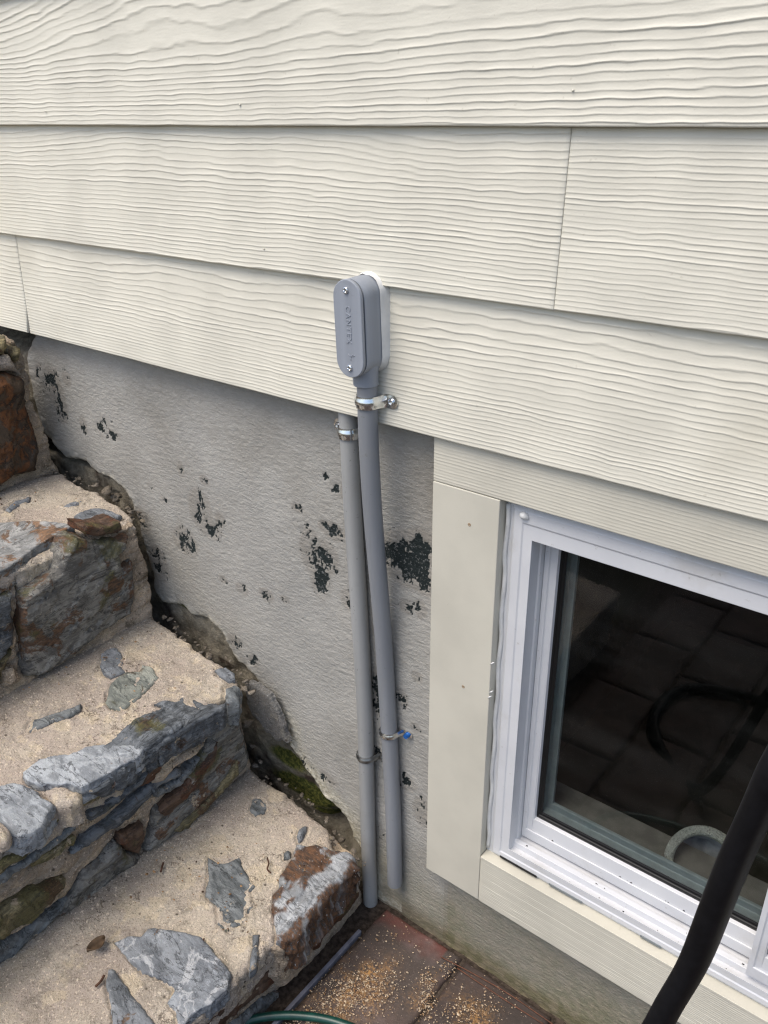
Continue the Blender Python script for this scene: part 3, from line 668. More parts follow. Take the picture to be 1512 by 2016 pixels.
auto_smooth(mesh('pipe', *tube_vf(spline(P2pts, 6), .01335, 28), PVC, con), 40)
cb = [bpt(stadium(.0455+e, .122+e, 14), y) for e, y in ((.0005, -.022), (.003, -.0185), (.0045, -.0140), (.0065, -.0095), (.0085, -.004))]
for i, rg in enumerate(cb):
    kx = fbm(np.arange(len(rg))*.55+i, np.full(len(rg), i*.4), 5, 3)*.0022; d_ = rg-np.array([BX, 0, BZ]); d_[:, 1] = 0
    rg += d_/np.linalg.norm(d_, axis=1)[:, None]*kx[:, None]; rg[:, 1] += kx*.2
    lo = np.clip((BZ-.045-rg[:, 2])/.02, 0, 1); rg[:, 1] += lo*.006
mesh('caulk_bead', *ring_loft(cb), CAULK, con)
for dz in (.0475, -.0475):
    c = bpt(np.array([[0, dz]]), -.0575)[0]; auto_smooth(mesh('screw', *screw_vf(c, .0042, .0028, (0, -1, 0)), ZINC, cov), 30)
# raised maker's lettering on the cover
fc = bpy.data.curves.new('lettering', 'FONT'); fc.body = 'CANTEX'; fc.size = .0100; fc.extrude = .0004; fc.bevel_depth = .00016; fc.space_character = 1.25; fc.align_x = 'CENTER'; fc.align_y = 'CENTER'
fo = bpy.data.objects.new('tmp', fc); COL.objects.link(fo); bpy.context.view_layer.update()
tm = bpy.data.meshes.new_from_object(fo.evaluated_get(bpy.context.evaluated_depsgraph_get())); bpy.data.objects.remove(fo)
tv = np.array([v.co[:] for v in tm.vertices]); tf = [tuple(p.vertices) for p in tm.polygons]
P = bpt(np.stack([tv[:, 1]+.001, -tv[:, 0]+.006], 1), 0); P[:, 1] = -.0576-tv[:, 2]*1.2
mesh('raised_lettering', P, tf, BODYPVC, cov, False)
lg = []
for (x1, z1, x2, z2) in ((-.004, -.030, 0, -.034), (0, -.034, .004, -.030), (0, -.034, .0, -.038), (.003, -.033, .007, -.031)):
    q = bpt(np.array([[x1+.002, z1], [x2+.002, z2]]), -.0578); lg.append(tube_vf(q, .0004, 6))
joined('raised_emblem', lg, BODYPVC, cov)

old = thing('old_conduit', (-.03, .004, GZ), 'older weathered grey conduit standing left of the newer one, from siding to paving', 'conduit')
P1pts = []
for py, xl, xr in ((800, 667, 702), (850, 669, 704), (900, 672, 707), (1000, 677, 711), (1200, 690, 724), (1400, 703, 733.5), (1600, 709, 738), (1760, 716, 742), (1779, 717, 742)):
    P1pts.append(hit((xl+xr)/2, py, 1, .0035))
P1pts[0] = P1pts[1]+(P1pts[1]-P1pts[2])*.9
auto_smooth(mesh('pipe', *tube_vf(spline(P1pts, 5), .01325, 28), PVCOLD, old), 40)

def at_z(pts, z):
    pts = np.asarray(pts); i = np.argsort(pts[:, 2]); return np.array([np.interp(z, pts[i, 2], pts[i, k]) for k in (0, 1)])
def strap(pts, px, py, y, side, wall, mat, smat, label, w=.0165, rib=.0016, tilt=0.0):
    z = hit(px, py, 1, y-.012)[2]; cx, cy = at_z(pts, z); r = .0142
    path = []
    for t in np.linspace(R(-70), R(180), 26): path.append((cx-side*r*math.cos(math.pi-t)*1.0, cy-r*math.sin(t)))
    path = [(cx-side*r*math.cos(t), cy-r*math.sin(t)) for t in np.linspace(R(-40), R(168), 26)]
    yw = wall-.0016
    path += [(cx+side*(r+.0016), cy+.35*(yw-cy)), (cx+side*(r+.003), cy+.8*(yw-cy)), (cx+side*(r+.006), yw), (cx+side*(r+.012), yw), (cx+side*(r+.018), yw), (cx+side*(r+.0215), yw), (cx+side*(r+.0232), yw)]
    path = np.array(path); d = np.gradient(path, axis=0); d /= np.linalg.norm(d, axis=1)[:, None]; nr = np.stack([d[:, 1], -d[:, 0]], 1)*(-1 if side > 0 else 1)
    # make nr point away from the pipe on the loop
    ref = path[13]-np.array([cx, cy]); nr *= np.sign((nr[13]*ref).sum())
    rows = []
    n = len(path)
    for sgn, off in ((1, .0), (-1, .0)):
        pass
    cross = [(-.5, .0), (-.5, .0011), (-.3, .0013), (-.16, .0013+rib), (.16, .0013+rib), (.3, .0013), (.5, .0011), (.5, .0)]
    rings = []
    for i in range(n):
        wf = w
        if i >= n-4: wf = w*(1.15, 1.1, .8, .35)[i-(n-4)]
        elif i >= n-6: wf = w*1.1
        rf = 1 if i < n-5 else 0.15
        rings.append(np.array([(path[i, 0]+nr[i, 0]*(o if abs(s) > .2 else .0013+(o-.0013)*rf), path[i, 1]+nr[i, 1]*(o if abs(s) > .2 else .0013+(o-.0013)*rf), z+s*wf+tilt*(path[i, 0]-cx)) for s, o in cross]))
    root = thing('pipe_strap', (cx, cy, z), label, 'pipe strap', 'metal straps holding the conduits')
    auto_smooth(mesh('band', *ring_loft(rings, cap0=True, cap1=True), mat, root), 40)
    sc = (cx+side*(r+.0145), yw-.0012, z+tilt*side*r)
    auto_smooth(mesh('screw', *screw_vf(sc, .0048, .004, (0.1*side, -1, .15)), smat, root), 30)
    if smat is BLUEZ:
        a6 = np.linspace(0, 2*np.pi, 6, endpoint=False); hx = [np.stack([sc[0]+.0045*np.cos(a6), np.full(6, sc[1]-h), sc[2]+.0045*np.sin(a6)], 1) for h in (.002, .0065)]
        mesh('screw_head', *ring_loft(hx, cap1=True), smat, root, False)
    return root
strap(P2pts, 722, 796, -.0295, 1, -.0125, ZINC, ZINC, 'shiny strap on the newer conduit just below the oval fitting')
strap(P1pts, 686, 857, .0035, -1, YS, ZINC, ZINC, 'strap at the top of the old conduit, tucked under the siding edge')
strap(P2pts, 767, 1453, .0035, 1, YS, ZINC, BLUEZ, 'thin strap with a blue screw low on the newer conduit', .0105, .0012)
strap(P1pts, 722, 1500, .0035, 1, YS, ZINCOLD, ZINCOLD, 'dull grey strap low on the old conduit, its ear behind the newer pipe', .0110, .0012)

# ================================================================== STONE STEPS
steps = thing('stone_steps', (-.4, -.3, GZ), 'steps of slate stones set in tan mortar, climbing along the wall at the left', 'steps')
S1 = .10
# treads: point on the plane, nosing x, inner x
TR = {1: (np.array([-.285, 0, -.762]), -.020, -.305), 2: (np.array([-.54, 0, -.515]), -.279, -.562), 3: (np.array([-.80, 0, -.283]), -.560, -.835)}
nT = np.array([S1, 0, 1.0]); nT /= np.linalg.norm(nT); UT = np.array([0, -1.0, 0]); VT = np.cross(nT, UT)
VT = VT/np.linalg.norm(VT)
def tread2(k, px, py, lift=0.0):
    O = TR[k][0]+nT*lift; p = hitp(px, py, O, nT)-O; return p@UT, p@VT
def tread_w(k, x, y):
    O = TR[k][0]; p = np.array([x, y, O[2]-S1*(x-O[0])])-O; return p@UT, p@VT
# risers: base point, lean
RI = {1: (np.array([-.040, 0, -.955]), .10), 2: (np.array([-.297, 0, -.765]), .07), 3: (np.array([-.548, 0, -.515]), .04), 4: (np.array([-.835, 0, -.283]), .02)}
def rframe(k):
    O, ln = RI[k]; V = np.array([ln, 0, 1.0]); V /= np.linalg.norm(V); U = np.array([0, -1.0, 0]); N = np.cross(U, V); N = N if N[0] > 0 else -N
    return O, U, V, N
def riser2(k, px, py, lift=0.0):
    O, U, V, N = rframe(k); O2 = O+N*lift; p = hitp(px, py, O2, N)-O2; return p@U, p@V
def mort_h(seed, amp=.004, bev=.014):
    return lambda u, v, d: amp*fbm(u*14+seed, v*14, seed, 5, .55)+.0022*fbm(u*75, v*75, seed+2, 4, .6)-.006*np.clip(fbm(u*30+seed, v*22, seed+6, 4)-.34, 0, .3)-bev*np.clip(1-d/bev, 0, 1)**2.2*.8
tedges = {1: [(500, 1519), (540, 1545), (575, 1566), (605, 1594), (632, 1622), (650, 1645), (656, 1668), (690, 1690), (706, 1712)],
          2: [(302, 1216), (335, 1236), (372, 1262), (405, 1290), (440, 1308), (464, 1330), (472, 1346), (470, 1362)],
          3: [(-80, 985), (0, 962), (38, 945), (85, 934), (123, 932), (144, 949), (190, 966), (214, 980), (244, 1000), (264, 1016), (270, 1035)]}
redges = {1: [(716, 1772), (714, 1735), (708, 1700)], 2: [(497, 1512), (494, 1485), (488, 1450), (476, 1412), (470, 1375)], 3: [(304, 1210), (300, 1165), (289, 1112), (276, 1062), (270, 1040)], 4: [(128, 945), (104, 905), (98, 868), (84, 835), (66, 790), (60, 745), (48, 705), (30, 672)]}
rtop = {1: .150, 2: .222, 3: .205, 4: .235}
for (xa, xb, zt) in ((-1.6, -.075, -.855), (-1.6, -.335, -.60), (-1.6, -.59, -.36), (-1.6, -.87, -.07)):
    mesh('rubble_core', *box_vf(xa, xb, -.94, -.035, GZ-.02, zt), CORE, steps, False)

NS = [0]
REG = {}
def groove(key, u, v, g_, w_, lip):
    A = np.concatenate([np.asarray(p) for p in REG[key]]); B = np.concatenate([np.roll(np.asarray(p), -1, 0) for p in REG[key]]); D = B-A; L = (D**2).sum(1)+1e-12
    Q = np.stack([u, v], 1)+np.stack([fbm(u*60, v*60, 71, 3), fbm(u*60+9, v*60, 72, 3)], 1)*.004; d = np.empty(len(Q)); ch = max(1, 3000000//len(A))
    for i in range(0, len(Q), ch):
        q = Q[i:i+ch, None]; t = np.clip(((q-A)*D).sum(2)/L, 0, 1); d[i:i+ch] = np.sqrt(((q-A-t[..., None]*D)**2).sum(2).min(1))
    return -g_*np.exp(-(d/w_)**2)+lip*np.exp(-((d-2.4*w_)/(1.6*w_))**2)
def slab_h(seed, proud, bev=.006, amp=.0025, tilt=(0, 0), st=(6, 40)):
    ca, sa = math.cos(seed*1.3), math.sin(seed*1.3)
    def f(u, v, d):
        a, b = u*ca+v*sa, -u*sa+v*ca
        lay = fbm(a*st[0]+seed, b*st[1], seed, 4); step = np.round(lay*3)/3
        return proud+amp*(.45*lay+1.0*(np.round((lay+.25*fbm(u*40, v*40, seed+2, 3))*2.6)/2.6))+.0006*fbm(u*150, v*150, seed+4, 3)-bev*np.clip(1-d/bev, 0, 1)**2+tilt[0]*(u-u.mean())+tilt[1]*(v-v.mean())
    return f
def tstone(k, pts, mat, proud=.003, thick=.02, rings=2, bev=.004, amp=.0025, res=.0023, label=None, jag=.0016, side=.0015, tilt=(0, 0), name='slate_stone', attrf=None):
    NS[0] += 1; s = NS[0]
    REG.setdefault(('t', k), []).append([tread2(k, a, b, proud) for a, b in pts])
    o = sheet(name, [tread2(k, a, b, proud) for a, b in pts], res, TR[k][0], UT, VT, nT, mat, steps, slab_h(s, proud, bev, amp, (tilt[0]+.05*math.sin(s*2.3), tilt[1]+.05*math.cos(s*3.1))), thick, rings, jag, 55, s, side, attrf)
    meta(o, label); return o
def rstone(k, pts, mat, proud=.008, thick=.03, rings=3, bev=.007, amp=.005, res=.0024, label=None, jag=.002, side=.002, tilt=(0, 0), st=(5, 30), name='slate_stone'):
    NS[0] += 1; s = NS[0]; O, U, V, N = rframe(k)
    f = slab_h(s, proud, bev, amp, tilt, st)
    REG.setdefault(('r', k), []).append([riser2(k, a, b, proud) for a, b in pts])
    o = sheet(name, [riser2(k, a, b, proud) for a, b in pts], res, O, U, V, N, mat, steps, f, thick, rings, jag, 50, s, side)
    meta(o, label); return o
bA, bB = np.array(tread2(1, 568, 1818)), np.array(tread2(1, 692, 1692))
def bandf(u, v, d):
    t = (bB-bA)/np.linalg.norm(bB-bA); n_ = np.array([-t[1], t[0]]); q = (u-bA[0])*n_[0]+(v-bA[1])*n_[1]
    c = np.array(tread2(1, 600, 1700)); sg = np.sign((c-bA)@n_); q = q*sg+.016*fbm(u*38, v*38, 3, 6, .65)
    r = np.maximum(sstep(.014, .020, q)*sstep(.42, .55, .5+.6*fbm(u*34, v*34, 8, 5, .6)), sstep(-.012, -.017, q)*sstep(.30, .45, .5+.5*fbm(u*30, v*30, 18, 5, .6)))
    return np.stack([np.clip(r, 0, 1), 0*u, 0*u, 0*u], 1)
# bottom step
tstone(1, [(409, 1686), (429, 1697), (447, 1696), (471, 1686), (477, 1703), (504, 1744), (492, 1753), (498, 1773), (506, 1777), (490, 1791), (488, 1815), (456, 1825), (446, 1835), (428, 1818), (426, 1781), (404, 1762), (411, 1734), (407, 1700)], SL_DARK, .003, label='jagged dark slate')
tstone(1, [(225, 1850), (250, 1837), (280, 1838), (290, 1822), (325, 1827), (395, 1845), (417, 1870), (436, 1895), (452, 1920), (447, 1948), (415, 1975), (380, 1997), (352, 2030), (345, 1990), (332, 1970), (345, 1945), (320, 1925), (280, 1910), (250, 1880)], SL_VEIN, .007, .035, 7, .0022, .0022, label='large pale grey slab with white streaks', side=.004)
tstone(1, [(213, 1908), (222, 1905), (250, 1940), (278, 1980), (305, 2010), (312, 2060), (225, 2060), (219, 1985), (208, 1930)], SL_GREY, .005, .02)
NS[0] += 1
tstone(1, [(537, 1753), (548, 1739), (551, 1720), (577, 1683), (584, 1663), (621, 1658), (655, 1671), (684, 1674), (700, 1686), (709, 1708), (678, 1728), (652, 1756), (618, 1793), (593, 1833), (562, 1843), (545, 1840), (536, 1779)], SL_MIX, .016, .075, 7, .010, .006, label='big corner stone, grey on top with rust bands', side=.008, attrf=bandf)
tstone(1, [(497, 1572), (513, 1569), (526, 1584), (522, 1601), (502, 1606), (491, 1594)], SL_DARK, .0022, .012)
tstone(1, [(588, 1630), (596, 1624), (605, 1623), (603, 1636), (594, 1652), (585, 1656), (583, 1643)], SL_GREY, .009, .02, 3, .006)
tstone(1, [(557, 1676), (565, 1670), (574, 1673), (571, 1684), (560, 1686)], SL_DARK, .008, .02, 3, .006)
tstone(1, [(497, 1838), (512, 1836), (509, 1868), (504, 1898), (492, 1914), (488, 1908), (496, 1880)], SL_RISE, .004, .02, 3, .004)
rstone(1, [(548, 1878), (562, 1862), (600, 1858), (628, 1850), (618, 1890), (585, 1932), (558, 1952), (543, 1936), (552, 1905)], MORTARR, .022, .05, 4, .014, .004, name='mortar_lump')
rstone(1, [(546, 1898), (545, 1930), (500, 1975), (455, 2012), (410, 2050), (380, 2050), (400, 2008), (450, 1950), (500, 1918)], SL_RUST, .002, .03, label='rusty brown face under the pale slab')
rstone(1, [(600, 1850), (640, 1812), (690, 1762), (712, 1725), (716, 1765), (680, 1810), (640, 1850), (622, 1880)], SL_RUST, .012, .05, 4, .012)
rstone(1, [(440, 2040), (520, 1975), (560, 1955), (545, 1990), (470, 2060)], SL_DARK, .004, .03)
# middle step top
tstone(2, [(199, 1300), (198, 1279), (212, 1266), (227, 1269), (240, 1288), (244, 1303), (240, 1314), (247, 1323), (218, 1335), (204, 1326), (196, 1311)], SL_GREY, .0022, .015)
tstone(2, [(218, 1346), (232, 1334), (249, 1323), (273, 1319), (279, 1304), (300, 1313), (313, 1332), (297, 1349), (276, 1369), (239, 1396), (215, 1391), (207, 1380), (212, 1364)], SL_OLIV, .003, .015, label='oval olive grey slate')
tstone(2, [(47, 1442), (62, 1415), (125, 1395), (160, 1384), (160, 1395), (135, 1410), (100, 1420), (75, 1432)], SL_DARK, .004, .02, 3)
tstone(2, [(302, 1385), (320, 1378), (350, 1382), (385, 1390), (360, 1398), (335, 1396)], SL_RISE, .006, .02, 3)
tstone(2, [(423, 1318), (445, 1313), (462, 1325), (463, 1338), (450, 1340), (435, 1330)], SL_GREY, .005, .02, 3)
tstone(2, [(-90, 1580), (0, 1547), (27, 1542), (50, 1547), (80, 1565), (105, 1582), (92, 1606), (80, 1627), (37, 1646), (0, 1640), (-60, 1670)], SL_PALE, .012, .04, 7, .0022, .0022, label='pale blue grey slab at the left end of the nosing', side=.004)
tstone(2, [(45, 1520), (75, 1492), (140, 1480), (170, 1465), (220, 1462), (268, 1464), (281, 1472), (275, 1484), (220, 1518), (160, 1553), (135, 1545), (80, 1545), (55, 1535)], SL_PALE, .012, .034, 7, .0022, .0022, label='long pale grey slab along the nosing', side=.003)
tstone(2, [(276, 1464), (300, 1434), (350, 1411), (390, 1398), (440, 1386), (446, 1380), (440, 1398), (392, 1416), (340, 1446), (290, 1476)], SL_RISE, .006, .045, 6, .004, .002, side=.004)
tstone(2, [(438, 1352), (462, 1345), (474, 1352), (470, 1378), (446, 1380)], SL_DARK, .004, .05, 4, .008)
# middle riser
rstone(2, [(276, 1484), (300, 1460), (345, 1432), (392, 1410), (438, 1390), (436, 1412), (416, 1448), (390, 1473), (335, 1494), (292, 1514), (268, 1546), (205, 1574), (168, 1564), (222, 1522)], SL_RISE, .016, .05, 4, .008, .006, label='dark blue ribbed slate under the nosing', st=(4, 60))
rstone(2, [(474, 1411), (486, 1450), (494, 1492), (490, 1512), (440, 1565), (388, 1630), (335, 1664), (292, 1680), (304, 1640), (312, 1596), (335, 1592), (361, 1556), (375, 1530), (404, 1489), (428, 1445), (445, 1416)], SL_BROWN, .010, .05, 4, .010, .007, label='tall tilted slate beside the wall, rust streaked')
rstone(2, [(148, 1686), (169, 1654), (205, 1628), (265, 1580), (312, 1538), (350, 1516), (365, 1516), (362, 1526), (317, 1553), (296, 1574), (238, 1629), (212, 1645), (165, 1678)], SL_RISE, .008, .03, label='thin dark sliver', st=(3, 50))
rstone(2, [(212, 1585), (246, 1564), (286, 1526), (296, 1520), (282, 1548), (254, 1571), (233, 1587)], SL_RISE, .010, .03)
rstone(2, [(296, 1510), (322, 1500), (318, 1530), (286, 1552), (268, 1556)], SL_RUST, .006, .03)
rstone(2, [(241, 1646), (262, 1640), (288, 1624), (290, 1645), (286, 1668), (279, 1686), (258, 1682), (240, 1664)], SL_RUST, .009, .03, 3, label='dark red brown stone')
rstone(2, [(233, 1660), (254, 1684), (278, 1690), (265, 1714), (230, 1737), (180, 1772), (140, 1800), (112, 1815), (132, 1782), (150, 1758), (172, 1722), (206, 1697)], SL_BROWN, .007, .03, 3, .009, .006)
rstone(2, [(-60, 1850), (0, 1805), (66, 1762), (100, 1748), (137, 1735), (127, 1757), (100, 1783), (66, 1815), (0, 1856), (-60, 1905)], SL_OCHRE, .012, .04, 4, .008, .006, label='olive banded slate low at the left', st=(3, 70))
rstone(2, [(-60, 1915), (0, 1868), (60, 1828), (112, 1790), (137, 1770), (120, 1800), (76, 1842), (30, 1882), (-60, 1950)], SL_DARK, .004, .03, st=(3, 60))
rstone(2, [(-60, 1745), (0, 1700), (24, 1688), (87, 1640), (120, 1604), (156, 1568), (205, 1556), (200, 1576), (156, 1606), (96, 1656), (30, 1704), (-60, 1768)], SL_OCHRE, .008, .03, 3, .008, .006, st=(3, 60))
rstone(2, [(8, 1650), (28, 1645), (36, 1660), (24, 1682), (12, 1690), (4, 1670)], MORTAR, .022, .03, 3, .012, .003, name='mortar_lump')
tstone(2, [(85, 1550), (108, 1542), (132, 1545), (160, 1556), (158, 1570), (138, 1582), (112, 1582), (96, 1570)], MORTAR, .013, .04, 4, .010, .003, name='mortar_lump')
rstone(2, [(206, 1560), (232, 1538), (256, 1528), (250, 1550), (222, 1572), (204, 1580)], MORTARR, .012, .03, 3, .010, .003, name='mortar_lump')
rstone(2, [(310, 1528), (345, 1502), (392, 1478), (410, 1470), (380, 1496), (352, 1512), (324, 1540), (308, 1546)], MORTARR, .012, .03, 3, .010, .003, name='mortar_lump')
for pts, m_, pr in (([(-60, 1775), (20, 1714), (60, 1690), (120, 1648), (150, 1622), (152, 1632), (120, 1662), (60, 1702), (-60, 1790)], SL_DARK, .010),
                    ([(60, 1700), (120, 1668), (150, 1650), (146, 1664), (110, 1690), (66, 1714)], SL_OCHRE, .006),
                    ([(318, 1600), (372, 1548), (420, 1482), (432, 1460), (430, 1486), (384, 1556), (330, 1612)], SL_RUST, .016),
                    ([(345, 1640), (400, 1590), (452, 1530), (470, 1500), (470, 1525), (420, 1584), (366, 1640)], SL_OCHRE, .018),
                    ([(176, 1600), (214, 1588), (236, 1580), (214, 1600), (180, 1616)], SL_RISE, .012),
                    ([(300, 1555), (330, 1552), (372, 1518), (396, 1494), (384, 1520), (340, 1562), (306, 1570)], SL_DARK, .010)):
    rstone(2, pts, m_, pr, .03, 3, .004, .004, st=(3, 70))
# upper step top
tstone(3, [(-80, 1026), (0, 1028), (50, 1028), (124, 1033), (145, 1038), (112, 1056), (74, 1074), (37, 1102), (0, 1122), (-80, 1168)], SL_STRIPE, .014, .042, 7, .0022, .0022, label='thick slab with rust stripes on the nosing', side=.003)
tstone(3, [(144, 1016), (160, 1007), (183, 999), (205, 1000), (223, 1004), (240, 1012), (218, 1024), (197, 1031), (169, 1027)], SL_GREY, .012, .006, 1, .003, .001)
rstone(3, [(164, 1036), (180, 1037), (197, 1040), (218, 1034), (238, 1026), (241, 1044), (216, 1053), (186, 1056), (168, 1052)], SL_RUST, .007, .05, 4, .003, .001, label='red brown block under a grey cap')
tstone(3, [(10, 999), (30, 983), (60, 976), (58, 983), (37, 991), (17, 1005)], SL_GREY, .003, .012)
tstone(3, [(126, 995), (149, 985), (165, 982), (152, 993), (137, 998)], SL_GREY, .003, .012)
# upper riser
rstone(3, [(158, 1063), (176, 1068), (182, 1074), (223, 1064), (256, 1057), (250, 1078), (237, 1093), (242, 1120), (262, 1108), (269, 1148), (272, 1182), (262, 1212), (198, 1256), (150, 1290), (86, 1331), (51, 1334), (47, 1272), (43, 1210), (51, 1174), (84, 1149), (114, 1129), (131, 1094), (142, 1073)], SL_BROWN, .010, .05, 4, .010, .008, label='broad grey brown slate filling the riser', st=(4, 18))
rstone(3, [(-80, 1215), (0, 1182), (32, 1172), (28, 1210), (35, 1242), (31, 1272), (0, 1304), (-80, 1345)], SL_RISE, .009, .04, 3, .009, .006)
rstone(3, [(-60, 1345), (0, 1312), (30, 1284), (14, 1320), (0, 1358), (-60, 1390)], SL_OCHRE, .006, .04, 3, .009, .006)
rstone(3, [(14, 1330), (34, 1318), (50, 1338), (40, 1352), (18, 1360)], MORTARR, .016, .03, 3, .012, .004, name='mortar_lump')
# topmost stones beside the siding
rstone(4, [(-120, 745), (0, 740), (24, 737), (50, 744), (58, 754), (62, 790), (67, 822), (80, 853), (85, 894), (80, 930), (42, 940), (0, 966), (-120, 1010)], SL_JJ, .030, .06, 5, .020, .008, label='big dark rust brown stone below the siding', st=(8, 14))
rstone(4, [(-80, 712), (0, 706), (24, 700), (36, 718), (48, 740), (22, 733), (0, 736), (-80, 742)], MORTAR, .024, .05, 4, .014, .004, name='mortar_lump')
rstone(4, [(-80, 668), (0, 667), (18, 665), (26, 682), (18, 698), (0, 702), (-80, 706)], SL_OCHRE, .022, .05, 4, .016, .004)
rstone(4, [(31, 684), (46, 690), (44, 712), (36, 716), (29, 700)], SL_OCHRE, .020, .05, 4, .012, .003)

for k in (1, 2, 3):
    O, nx, ix = TR[k]
    P = [tread2(k, *q) for q in tedges[k]]
    P = P+[tread_w(k, nx, -.07), tread_w(k, nx+.004, -.3), tread_w(k, nx-.004, -.95), tread_w(k, ix, -.95), tread_w(k, ix, P[0][0]*-1)]
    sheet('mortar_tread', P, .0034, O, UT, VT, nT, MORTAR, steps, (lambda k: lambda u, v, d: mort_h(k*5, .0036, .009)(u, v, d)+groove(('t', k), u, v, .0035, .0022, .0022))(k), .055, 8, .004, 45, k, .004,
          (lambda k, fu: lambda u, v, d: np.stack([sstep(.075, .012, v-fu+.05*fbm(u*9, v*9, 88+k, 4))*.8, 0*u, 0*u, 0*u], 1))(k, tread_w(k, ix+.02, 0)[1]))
def ris_h(s_):
    m = mort_h(s_, .006, .008)
    return lambda u, v, d: m(u, v, d)-.013*np.clip(.42-np.abs(fbm(u*4+s_, v*34+u*9, s_+8, 4))*3.2, 0, 1)
for k in (1, 2, 3, 4):
    O, U, V, N = rframe(k); P = [riser2(k, *q) for q in redges[k]]
    P = [(P[0][0]-.002, -.02)]+P+[(P[-1][0]+.004, rtop[k])]+([(.118, rtop[k]), (.132, .158), (.95, .158)] if k == 3 else [(.95, rtop[k])])+[(.95, -.02)]
    sheet('mortar_riser', P, .0030, O, U, V, N, MORTARR, steps, (lambda k: lambda u, v, d: ris_h(40+k*3)(u, v, d)+groove(('r', k), u, v, .011, .0045, -.004))(k), .06, 4, .003, 50, 50+k, .004)
sheet('mortar_tread', [(.06, -1.6), (.95, -1.6), (.95, -.845), (.06, -.845)], .012, (0, 0, -.052), (0, -1, 0), (1, 0, 0), (0, 0, 1), MORTAR, steps, mort_h(77, .004, .012), .06, 3, .004, 30, 7, .003)
# stone chips and crumbs lying in the gap between steps and wall
chips = []
for i, (px, py, y, r) in enumerate([(205, 965, -.012, .014), (222, 978, -.004, .013), (245, 1000, -.004, .010), (183, 955, -.006, .012), (150, 942, -.01, .010), (497, 1508, -.015, .010), (508, 1500, -.008, .009), (492, 1470, -.01, .012), (482, 1425, -.008, .014), (590, 1566, -.008, .008),
                                    (545, 1535, -.012, .006), (610, 1585, -.008, .006), (675, 1668, -.012, .007), (668, 1655, -.006, .010), (655, 1640, 0, .009), (345, 1235, -.006, .007), (400, 1275, -.002, .008), (330, 1220, 0, .010), (440, 1295, -.004, .006), (560, 1545, -.004, .006), (640, 1612, -.004, .007), (70, 880, -.02, .012)]):
    p = hit(px, py, 1, y); chips.append(lump_vf(p+np.array([0, .006, -.003]), r*(.62 if r < .0125 else .95), i*1.7+.3))
for k_, lst in tedges.items():
    E_ = [TR[k_][0]+tread2(k_, *q)[0]*UT+tread2(k_, *q)[1]*VT for q in lst]
    for i in range(len(E_)-1):
        for _ in range(6):
            t = rng.uniform(); p = E_[i]*(1-t)+E_[i+1]*t+np.array([rng.normal(0, .006), rng.uniform(-.004, .022), rng.normal(-.006, .005)])
            chips.append(lump_vf(p, abs(rng.normal(.0015, .0022))+.0012, rng.uniform(0, 90)))
o = joined('rubble', chips, m_mortar('gap rubble', (.30, .26, .21), (.2, .17, .13), (.06, .05, .035), .7), None); meta(o, 'stone crumbs caught in the gap between steps and wall', 'rubble', None, 'stuff')

# ================================================================== GROUND, PAVING
g = mesh('ground', [(-60, -60, GZ-.03), (60, -60, GZ-.03), (60, 60, GZ-.03), (-60, 60, GZ-.03)], [(0, 1, 2, 3)], LAWN, None, False); meta(g, kind='structure')
pave = thing('paving', (0, 0, GZ-.02), kind='structure')
mesh('joint_bed', *box_vf(-.06, 2.6, -3.2, YS+.03, GZ-.028, GZ-.010), SOIL, pave, False)
PXW, PYL = .172, .262
def paver_h(seed, bev=.007):
    return lambda u, v, d: .0022*fbm(u*16+seed, v*16, seed, 4)+.0006*fbm(u*140, v*140, seed+3, 3)-bev*np.clip(1-d/bev, 0, 1)**2
protos = []
SW = [(hit(a_, b_, 2, GZ), r_) for a_, b_, r_ in ((690, 1955, .045), (640, 2000, .04), (735, 1925, .035), (845, 1960, .025), (930, 2000, .03))]
def sawf(u, v):
    m = 0
    for c, r_ in SW: m = np.maximum(m, np.exp(-((u-c[0])**2+(v-c[1])**2)/r_**2))
    return np.clip(m*(.5+1.3*fbm(u*35, v*35, 77, 4)), 0, 1)
def red(u, v, d): return np.stack([0*u]*4, 1)
n = 0
for i in range(15):
    yo = .008 if i % 2 == 0 else .008+PYL*.45
    for j in range(12):
        x0, x1 = i*PXW+.003, (i+1)*PXW-.004; y1 = min(yo-j*PYL, .008); y0_ = yo-(j+1)*PYL+.007
        if y1-y0_ < .03: continue
        near = i < 4 and j < 2
        dz = (random.random()-.5)*.004
        if near:
            f = lambda u, v, d: np.stack([sstep(.05, .0, .008-v+.02*fbm(u*30, v*30, 3, 3))*(u < .14)*(u > .0)*.45, sawf(u, v), 0*u, 0*u], 1)
            sheet('paver', [(x0, y0_), (x1, y0_), (x1, y1), (x0, y1)], .0038, (0, 0, GZ+dz), (1, 0, 0), (0, 1, 0), (0, 0, 1), PAVER, pave, paver_h(60+n), .02, 2, .0016, 40, 60+n, .001, f)
        else:
            if not protos:
                protos = [sheet('paver', [(-PXW/2+.0035, -PYL/2+.0035), (PXW/2-.0035, -PYL/2+.0035), (PXW/2-.0035, PYL/2-.0035), (-PXW/2+.0035, PYL/2-.0035)], .012, (0, 0, 0), (1, 0, 0), (0, 1, 0), (0, 0, 1), PAVER, None, paver_h(90+q, .009), .02, 1, .0012, 30, 90+q, 0, red) for q in range(3)]
                protos_me = [p.data for p in protos]
                for p in protos: bpy.data.objects.remove(p)
            o = bpy.data.objects.new('paver', protos_me[n % 3]); COL.objects.link(o); o.parent = pave
            o.location = np.array([(x0+x1)/2, (y0_+y1)/2, GZ+dz])-BASE[pave]; o.scale = (1, (y1-y0_)/(PYL-.007), 1)
        n += 1
V, F = box_vf(-.0075, -.0005, -.42, -.060, GZ-.02, GZ+.001, .001)
